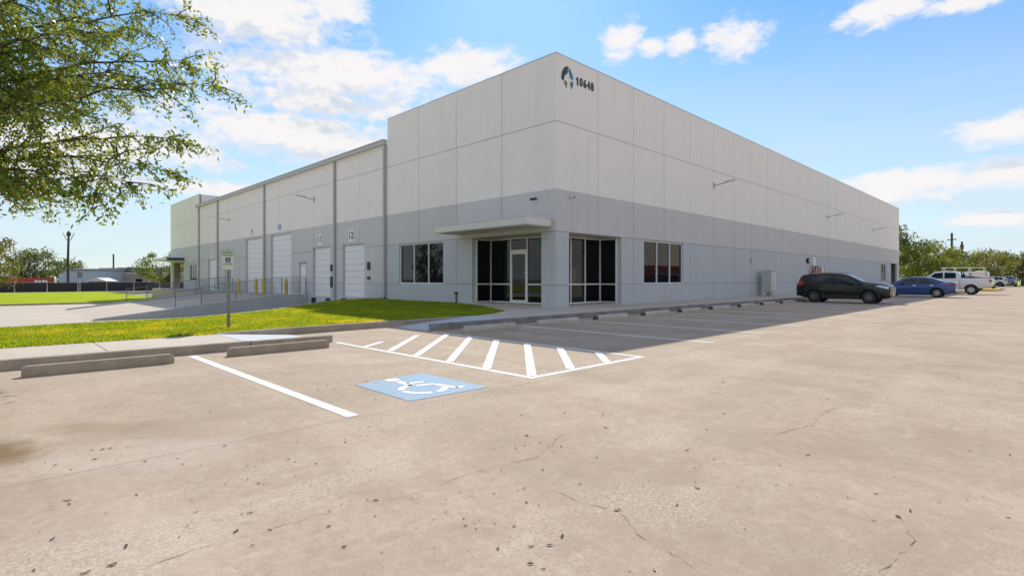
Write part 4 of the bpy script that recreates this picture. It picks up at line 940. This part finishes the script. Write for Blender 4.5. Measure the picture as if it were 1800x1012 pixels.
tree('round green tree behind the orange container', -7.6, 150, -1.2, 9.4, 5.6, 2.2, 72, M['leaf_a'], 4200, .5)
tree('green tree beside the far corner of the warehouse', 4.3, 86, -1.0, 6.6, 3.4, 2.0, 73, M['leaf_b'], 3600, .32)
tree('far low tree peeping over the pale metal roof', 2, 215, -1.2, 9.5, 6, 3, 74, M['leaf_a'], 1500, .8)
tree('tree across the truck court, mirrored in the dock side window', -20.5, 36, -.95, 6.5, 3.0, 2.0, 77, M['leaf_a'], 2600, .3)
# near oak overhanging the lot: trunk outside the frame, drooping sprays reach in
def near_oak():
    r = random.Random(8); nr = np.random.default_rng(8); bx, by = -17.6, 1.3
    t = thing('oak_tree', 'big overhanging oak with fine leafy sprays at the upper left', 'tree', (bx,by,.1))
    wood = MB(); tw = MB(); C = []; D = []
    wood.tube([(0,0,-.3),(.05,-.05,1.2),(.15,-.2,2.6),(.35,-.5,4.2),(.5,-.7,6.0),(.5,-.6,8.6)], [.34,.25,.21,.17,.12,.03], 12)
    tips = [(-12.60,-3.30,4.75),(-12.85,-2.6,5.3),(-13.2,-3.1,3.75),(-12.9,-2.2,6.3),(-13.75,-2.9,2.95),(-14.25,-2.8,2.8),(-14.95,-2.1,2.8),(-13.3,-3.2,3.2),(-15.7,-1.0,3.6),(-13.2,-1.9,7.6),(-14.6,-2.8,4.1),(-14.3,-2.9,5.3),(-13.7,-2.2,5.0),(-15.3,-1.6,4.4),
            (-15.9,-2.9,4.0),(-15.5,-2.2,5.6),(-14.2,-1.5,6.6),(-15.2,-.9,6.9),(-13.4,-.6,6.4),(-16.4,-3.4,5.0),(-13.4,.8,5.4),(-14.8,3.0,5.2),(-18.5,4.6,5.0),(-21.4,1.5,5.2),(-20.4,-2.2,5.2),(-18.2,-3.8,4.6),(-17.5,.6,9.2),(-15.8,.6,8.4),(-14.5,-.4,5.2),(-15.2,-1.9,5.0)]
    for tip in tips:
        e = Vector(tip)+Vector((-.34,.30,0))-Vector((bx,by,.1)); z0 = min(6.2, max(2.5, e.z*.72)); s0 = Vector((.12+z0*.06,-.1-z0*.08,z0))
        mid = s0.lerp(e, .5)+Vector((r.uniform(-.3,.3), r.uniform(-.3,.3), .55+r.uniform(0,.4)))
        N_ = 14; path = []
        for i in range(N_+1):
            a = i/N_; path.append((s0*(1-a)**2+mid*2*a*(1-a)+e*a*a)+Vector((r.gauss(0,.03),r.gauss(0,.03),r.gauss(0,.03))))
        wood.tube(path, [.05*(1-i/N_)**1.1+.005 for i in range(N_+1)], 6, False)
        full = (path[-1]-path[0]).length
        for i in range(4, N_+1):
            for q in range(3 if i < N_ else 4):
                p = path[i]; ax = (path[i]-path[i-1]).normalized()
                dr = (ax*.9+Vector((r.gauss(0,.75),r.gauss(0,.75),r.gauss(-.05,.5)))).normalized(); Ls = r.uniform(.35,.95)*(1.1 if i < N_-2 else .75)
                k = 7; br = [p]
                for j in range(1, k+1):
                    dr = (dr+Vector((r.gauss(0,.14),r.gauss(0,.14),-.07+r.gauss(0,.1)))).normalized(); br.append(br[-1]+dr*Ls/k)
                tw.tube(br, [.010*(1-j/k)+.003 for j in range(k+1)], 4, False)
                for j in range(1, k+1):
                    for _ in range(r.choice((2,3,3,4)) if j < k else 5):
                        tt = r.random(); b0 = br[j-1].lerp(br[j], tt); d2 = (dr*.7+Vector((r.gauss(0,.7),r.gauss(0,.7),r.gauss(-.25,.55)))).normalized()
                        ll = r.uniform(.06,.26)
                        for w_ in range(3 if ll > .14 else 1):
                            C.append(b0+d2*ll*(w_+1)/3+Vector((r.gauss(0,.015),)*3)); D.append(d2)
    wood.build('trunk', M['bark'], t, smooth=True); tw.build('twigs', M['twig'], t)['kind'] = 'stuff'
    C = np.array([tuple(c) for c in C]); print('oak leaves', len(C)); leaf_cloud('leaves', C, .088, M['leaf_near'], t, 5, .35, .42)
near_oak()

# ------------------------------------------------------------------ far left: fence, yard, buildings
t = thing('screen_fence', 'chain-link fence covered in black mesh along the far edge of the lawn', 'fence', (0,101.6,-.95))
for i in range(26):
    x = -75+3.9*i
    MB().tube([(x,0,0),(x,0,1.72)], .045, 6).build('post', M['galv'], t)
    if i < 25:
        m_ = 'fence_mesh'
        MB().box(x+.06, x+3.84, .03, .05, .08, 1.60).build('mesh_screen', M[m_], t)
MB().tube([(-75,0,1.66),(22.5,0,1.66)], .035, 6).build('top_rail', M['galv'], t)
t = thing('shipping_container', 'orange red shipping container behind the black fence', 'container', (-11.5,137,-1.0), R(-4))
MB().box(-18,6.1,-1.2,1.2,.1,2.55).build('shell', M['container'], t)
mb = MB()
for i in range(60): mb.box(-17.9+.4*i, -17.9+.4*i+.2, -1.26, -1.2, .25, 2.4)
mb.build('corrugation', M['container'], t)['kind'] = 'stuff'
MB().box(-18,6.12,-1.28,-1.2,2.42,2.58).build('top_rail', M['container'], t)
for i, (a, w_) in enumerate(((3.0,.5),(3.65,.35),(4.15,.45),(4.7,.3))): MB().box(a, a+w_, -1.29, -1.265, 1.5, 2.0).build('marking', M['plate_white'], t)
t = thing('metal_shed', 'pale blue metal warehouse with ribbed roof behind the utility pole', 'building', (3.1,184.4,-1.3), R(-45))
MB().box(-5.6,5.4,0,14,0,5.1).build('wall', M['metal_wall'], t); MB().box(-6.0,5.8,-.5,14.5,5.1,5.3).build('roof', M['slate'], t)
mb = MB()
for i in range(11): mb.box(-6+1.05*i, -6+1.05*i+.55, -.55, 14.5, 5.3, 5.55)
mb.build('roof_rib', M['roof_metal'], t)
MB().box(-5.6,5.4,-.05,-.005,1.0,1.15).build('base_trim', M['dark_metal'], t)
t = thing('block_building', 'long low tan block building with grey flat roof far behind the fence', 'building', (14.3,188.2,-1.3), R(-45))
bw = MB().box(-9,24,0,16,0,4.5).build('wall', M['tan_block'], t); MB().box(-9.4,24.2,1.2,16,4.5,5.7).build('roof', M['slate'], t)
rr_ = random.Random(4)
for i in range(11): x = -9+2.9*i; MB().box(x, x+rr_.uniform(.8,2.0), 2, 5, 5.7, 5.7+rr_.uniform(.25,.7)).build('roof_unit', M['slate'], t)
for x in (-2.2, 4.0): 
    w_ = MB().box(x, x+2.1, -.04, -.005, .4, 2.6).build('window', M['glass'], t)
MB().tube([(-5.2,3,5),(-5.2,3,10.4)], .22, 8).build('flue', M['pole_wood'], t)
MB().box(-8.9,23.9,-.06,-.01,4.2,4.55).build('coping', M['roof_metal'], t)
t = thing('garden_shed', 'small maroon shed with pale gable roof behind the black fence', 'shed', (2.1,137.4,-1.2), R(-45))
MB().box(-2.0,2.0,0,3,0,2.0).build('wall', M['shed'], t)
MB().prism([(-2.6,1.95),(2.3,1.95),(0.1,2.75)], -3.3, .4).xf(Matrix.Rotation(R(90),4,'X')).build('roof', M['roof_metal'], t)
t = thing('utility_pole', 'dark wooden utility pole with raised V arms and hooked brackets behind the fence', 'utility pole', (-4.3,122.5,-1.2), R(-45))
MB().tube([(0,0,0),(-.05,0,6),(.12,0,11.9)], [.24,.21,.17], 10).build('pole', M['pole_wood'], t)
MB().box(-.2,.4,-.18,.18,10.9,11.6).build('transformer', M['pole_wood'], t)
for s in (-1,1):
    MB().tube([(.1,0,10.2),(.1+s*.35,0,10.05),(.1+s*.6,0,10.5)], .05, 6).tube([(.1+s*.45,0,10.25),(.1+s*1.15,0,11.5)], .06, 6).build('arm', M['dark_metal'], t)
    MB().tube([(0,0,4.95),(s*.55,0,5.1),(s*.75,0,5.0),(s*.75,0,4.6)], .05, 6).build('bracket', M['dark_metal'], t)
    MB().tube([(s*.75,0,4.6),(s*.75,0,4.3)], .12, 8).build('insulator', M['dark_metal'], t)
t = thing('street_sign', 'grey backed street sign on a thin post at the lawn edge', 'sign', (-4.9,97.8,-.9), R(-45))
MB().tube([(0,0,0),(0,0,3.0)], .06, 6).build('post', M['galv'], t); MB().box(-.42,.42,-.06,-.03,2.3,3.3).build('plate', M['slate'], t)
# white fence and far poles on the right
t = thing('picket_fence', 'white slatted fence beyond the far end of the long wall', 'fence', (0,0,.1))
for i in range(14): 
    x = 86+1.2*i; y = 7.5-.55*i*1.2+1.0
    MB().box(x-.04,x+.04,y-.04,y+.04,0,1.75).build('post', M['trim'], t)
    if i < 13:
        for z in (.3,.6,.9,1.2,1.5): MB().prism([(x+.05,y-.01),(x+1.15,y-.65),(x+1.15,y-.62),(x+.05,y+.02)], z, z+.19).build('slat', M['trim'], t)
for lab, x, y, h, arms in (('far utility pole with crossarm above the tree row', 178,6.5,15.2,True), ('shorter far pole right of the crossarm pole', 206,6.9,14.2,False)):
    t = thing('utility_pole', lab, 'utility pole', (x,y,-1.0), R(45)); MB().tube([(0,0,0),(0,0,h)], [.32,.26], 8).build('pole', M['pole_wood'], t)
    if arms: MB().box(-1.5,1.5,-.12,.12,h-2.0,h-1.75).build('crossarm', M['pole_wood'], t)
    else: MB().box(-.35,.35,-.3,.3,h-2.2,h-1.0).build('transformer', M['pole_wood'], t)
# warehouse across the lot, seen in the window glass
t = thing('warehouse_opposite', 'cream warehouse across the lot mirrored in the window glass', 'building', (40,-62,0))
MB().box(-60,140,-20,0,-1,11.5).build('wall', M['cream_wall'], t)
for i in range(9): MB().box(-40+13*i,-36.2+13*i,0,.05,0,3.8).build('dock_door', M['door_white'], t)
for i in range(4):
    o = thing('box_trailer', ['maroon trailer mirrored in the left light of the long wall window','maroon trailer mirrored in the middle of the long wall window','maroon trailer mirrored beside the middle one','farthest maroon trailer mirrored in the window'][i], 'trailer', (78+12.25*i,-50,0), 0, 'maroon trailers across the lot')
    MB().box(-6,6,-1.25,1.25,.7,4.3).build('box_body', M['maroon'], o)
    mb = MB()
    for k in range(28): mb.box(-5.9+.42*k,-5.7+.42*k,1.25,1.31,.8,4.2)
    mb.build('side_rib', M['maroon'], o)
    for x in (-4.6,-3.5): 
        for y in (-.95,.95): w_ = obj('wheel', tm_, o); w_.location = (x,y,.45)
    MB().box(3.6,3.8,-.9,.9,0,.7).build('landing_leg', M['dark_metal'], o)

# ------------------------------------------------------------------ grass blades
def grass(name, poly, n, box, hh, seed, z, near=None, label='short mown lawn grass'):
    r = np.random.default_rng(seed); P = np.empty((0,2))
    while len(P) < n:
        q = np.column_stack([r.uniform(box[0],box[1],2*n), r.uniform(box[2],box[3],2*n)]); q = q[in_poly(q, poly)]
        d = np.hypot(q[:,0]-CAM[0], q[:,1]-CAM[1]); q = q[r.uniform(0,1,len(q)) < np.clip((11.5/d)**1.6, 0, 1)]; P = np.vstack([P, q])
    P = P[:n]; d = np.hypot(P[:,0]-CAM[0], P[:,1]-CAM[1]); a = r.uniform(0,6.283,n); h = hh*r.uniform(.5,1.4,n); w = .006*(d/11)**.8+.003; ln = r.normal(0,.55,(n,2))*h[:,None]
    V = np.zeros((n,3,3)); V[:,:,:2] = P[:,None,:]; V[:,0,0] += np.cos(a)*w; V[:,0,1] += np.sin(a)*w; V[:,1,0] -= np.cos(a)*w; V[:,1,1] -= np.sin(a)*w; V[:,2,:2] += ln; V[:,:,2] = z; V[:,2,2] += h
    me = bpy.data.meshes.new(name); me.vertices.add(3*n); me.vertices.foreach_set('co', V.reshape(-1)); me.loops.add(3*n); me.loops.foreach_set('vertex_index', np.arange(3*n,dtype=np.int32)); me.polygons.add(n)
    me.polygons.foreach_set('loop_start', np.arange(0,3*n,3,dtype=np.int32)); me.polygons.foreach_set('loop_total', np.full(n,3,dtype=np.int32)); me.update(calc_edges=True); me.materials.append(M['blade'])
    tag(obj(name, me), label, 'grass', None, 'stuff')
GP = [(x, y-.045) if y < -.8 else (x, y) for x, y in LAWN]
grass('grass', GP, 330000, (-24,0,-1.42,14.3), .055, 1, .142, label='bright green mown grass of the strip before the ramp')

# ------------------------------------------------------------------ fallen leaves and grit on the lot
lr_ = random.Random(21)
def curled(L, w, seed):
    q = random.Random(seed); mb = MB(); vs = []; n = 5
    for i in range(n+1):
        a = i/n; ww = w*math.sin(math.pi*min(max(a*.94+.03,0),1))**.7; zz = .001+.005*abs(a-.5)*2*q.uniform(.3,1.3)
        vs += [((a-.5)*L, -ww/2, zz+.004*q.random()), ((a-.5)*L, 0, zz*.4+.001), ((a-.5)*L, ww/2, zz+.004*q.random())]
    return mb.add(vs, [(i*3+k, i*3+k+1, i*3+k+4, i*3+k+3) for i in range(n) for k in range(2)])
lm = [curled(.045,.015,k).mesh('fallen_leaf', M['litter']) for k in range(4)]+[curled(.03,.014,9).mesh('fallen_leaf', M['litter_pale'])]
LEAVES = [(-15.565, -10.094), (-15.458, -9.614), (-15.327, -9.911), (-15.647, -10.407), (-15.488, -10.596), (-15.388, -10.609), (-15.017, -8.568), (-15.169, -8.515), (-14.994, -9.061), (-14.814, -9.154), (-14.966, -10.246), (-14.884, -10.647), (-14.751, -10.751), (-14.754, -10.466), (-15.044, -10.4), (-15.315, -10.436), (-15.394, -10.596), (-14.479, -9.078), (-14.24, -9.72), (-14.146, -9.962), (-15.156, -9.73), (-15.462, -9.543), (-13.608, -11.219), (-13.916, -11.822), (-13.731, -11.86), (-14.022, -11.995), (-13.758, -12.275), (-13.276, -11.881), (-11.95, -10.86), (-11.527, -10.526), (-12.246, -12.373), (-11.968, -12.847), (-12.403, -12.92), (-12.114, -13.037), (-11.685, -13.243), (-10.501, -13.154), (-10.425, -13.374), (-10.092, -12.884), (-7.539, -13.181), (-11.486, -12.329), (-12.656, -12.046), (-12.975, -12.083), (-13.676, -12.349), (-11.84, -13.427), (-8.814, -12.332), (-13.121, -11.497), (-12.635, -11.267), (-10.174, -10.134), (-13.405, -9.375), (-13.512, -8.809), (-13.984, -8.486), (-14.226, -7.772), (-14.298, -6.52), (-13.118, -4.829)]
for i, (x, y) in enumerate(LEAVES):
    k = 4 if i % 4 == 2 else i % 4
    o = obj('fallen_leaf', lm[k]); o.location = (x, y, .002); o.rotation_euler = (lr_.uniform(-.04,.04), lr_.uniform(-.04,.04), lr_.uniform(0,6.28)); s = lr_.uniform(.5,.95); o.scale = (s,s,s)
    tag(o, 'pale curled seed husk lying on the tan concrete lot' if k == 4 else 'small dry brown leaf lying on the tan concrete lot', 'leaf', 'pale husks on the lot' if k == 4 else 'dry leaves on the lot')
lit = MB()
nests = [(lr_.gauss(-14.3,1.2), lr_.uniform(-11.5,-7.2), lr_.uniform(.08,.45)) for _ in range(26)]+[(lr_.uniform(-13,-6), lr_.uniform(-13,-9), lr_.uniform(.1,.6)) for _ in range(14)]
for i in range(3200):
    if i < 1900: n_ = lr_.choice(nests); x = lr_.gauss(n_[0], n_[2]); y = lr_.gauss(n_[1], n_[2])
    elif i < 2500: x = lr_.uniform(-16, -10.9); y = -3.22-abs(lr_.gauss(0,.09))
    else: x = lr_.uniform(-16,4); y = lr_.uniform(-13.4,-4.2)
    L = min(.024, .0036*math.exp(lr_.gauss(0,.75))); e_ = lr_.uniform(.25,.9)
    q = MB().add([(-L,-.3*L*e_,0),(0,-.6*L*e_,.25*L),(L*lr_.uniform(.7,1.2),.0,.05*L),(0,.6*L*e_,.1*L)], [(0,1,2,3)])
    q.xf(Matrix.Translation((x,y,.004)) @ Matrix.Rotation(lr_.uniform(0,6.28),4,'Z')); lit.add(q.v, q.f)
tag(lit.build('leaf_litter', M['litter']), 'fine dark leaf crumbs and grit scattered over the lot', 'litter', None, 'stuff')
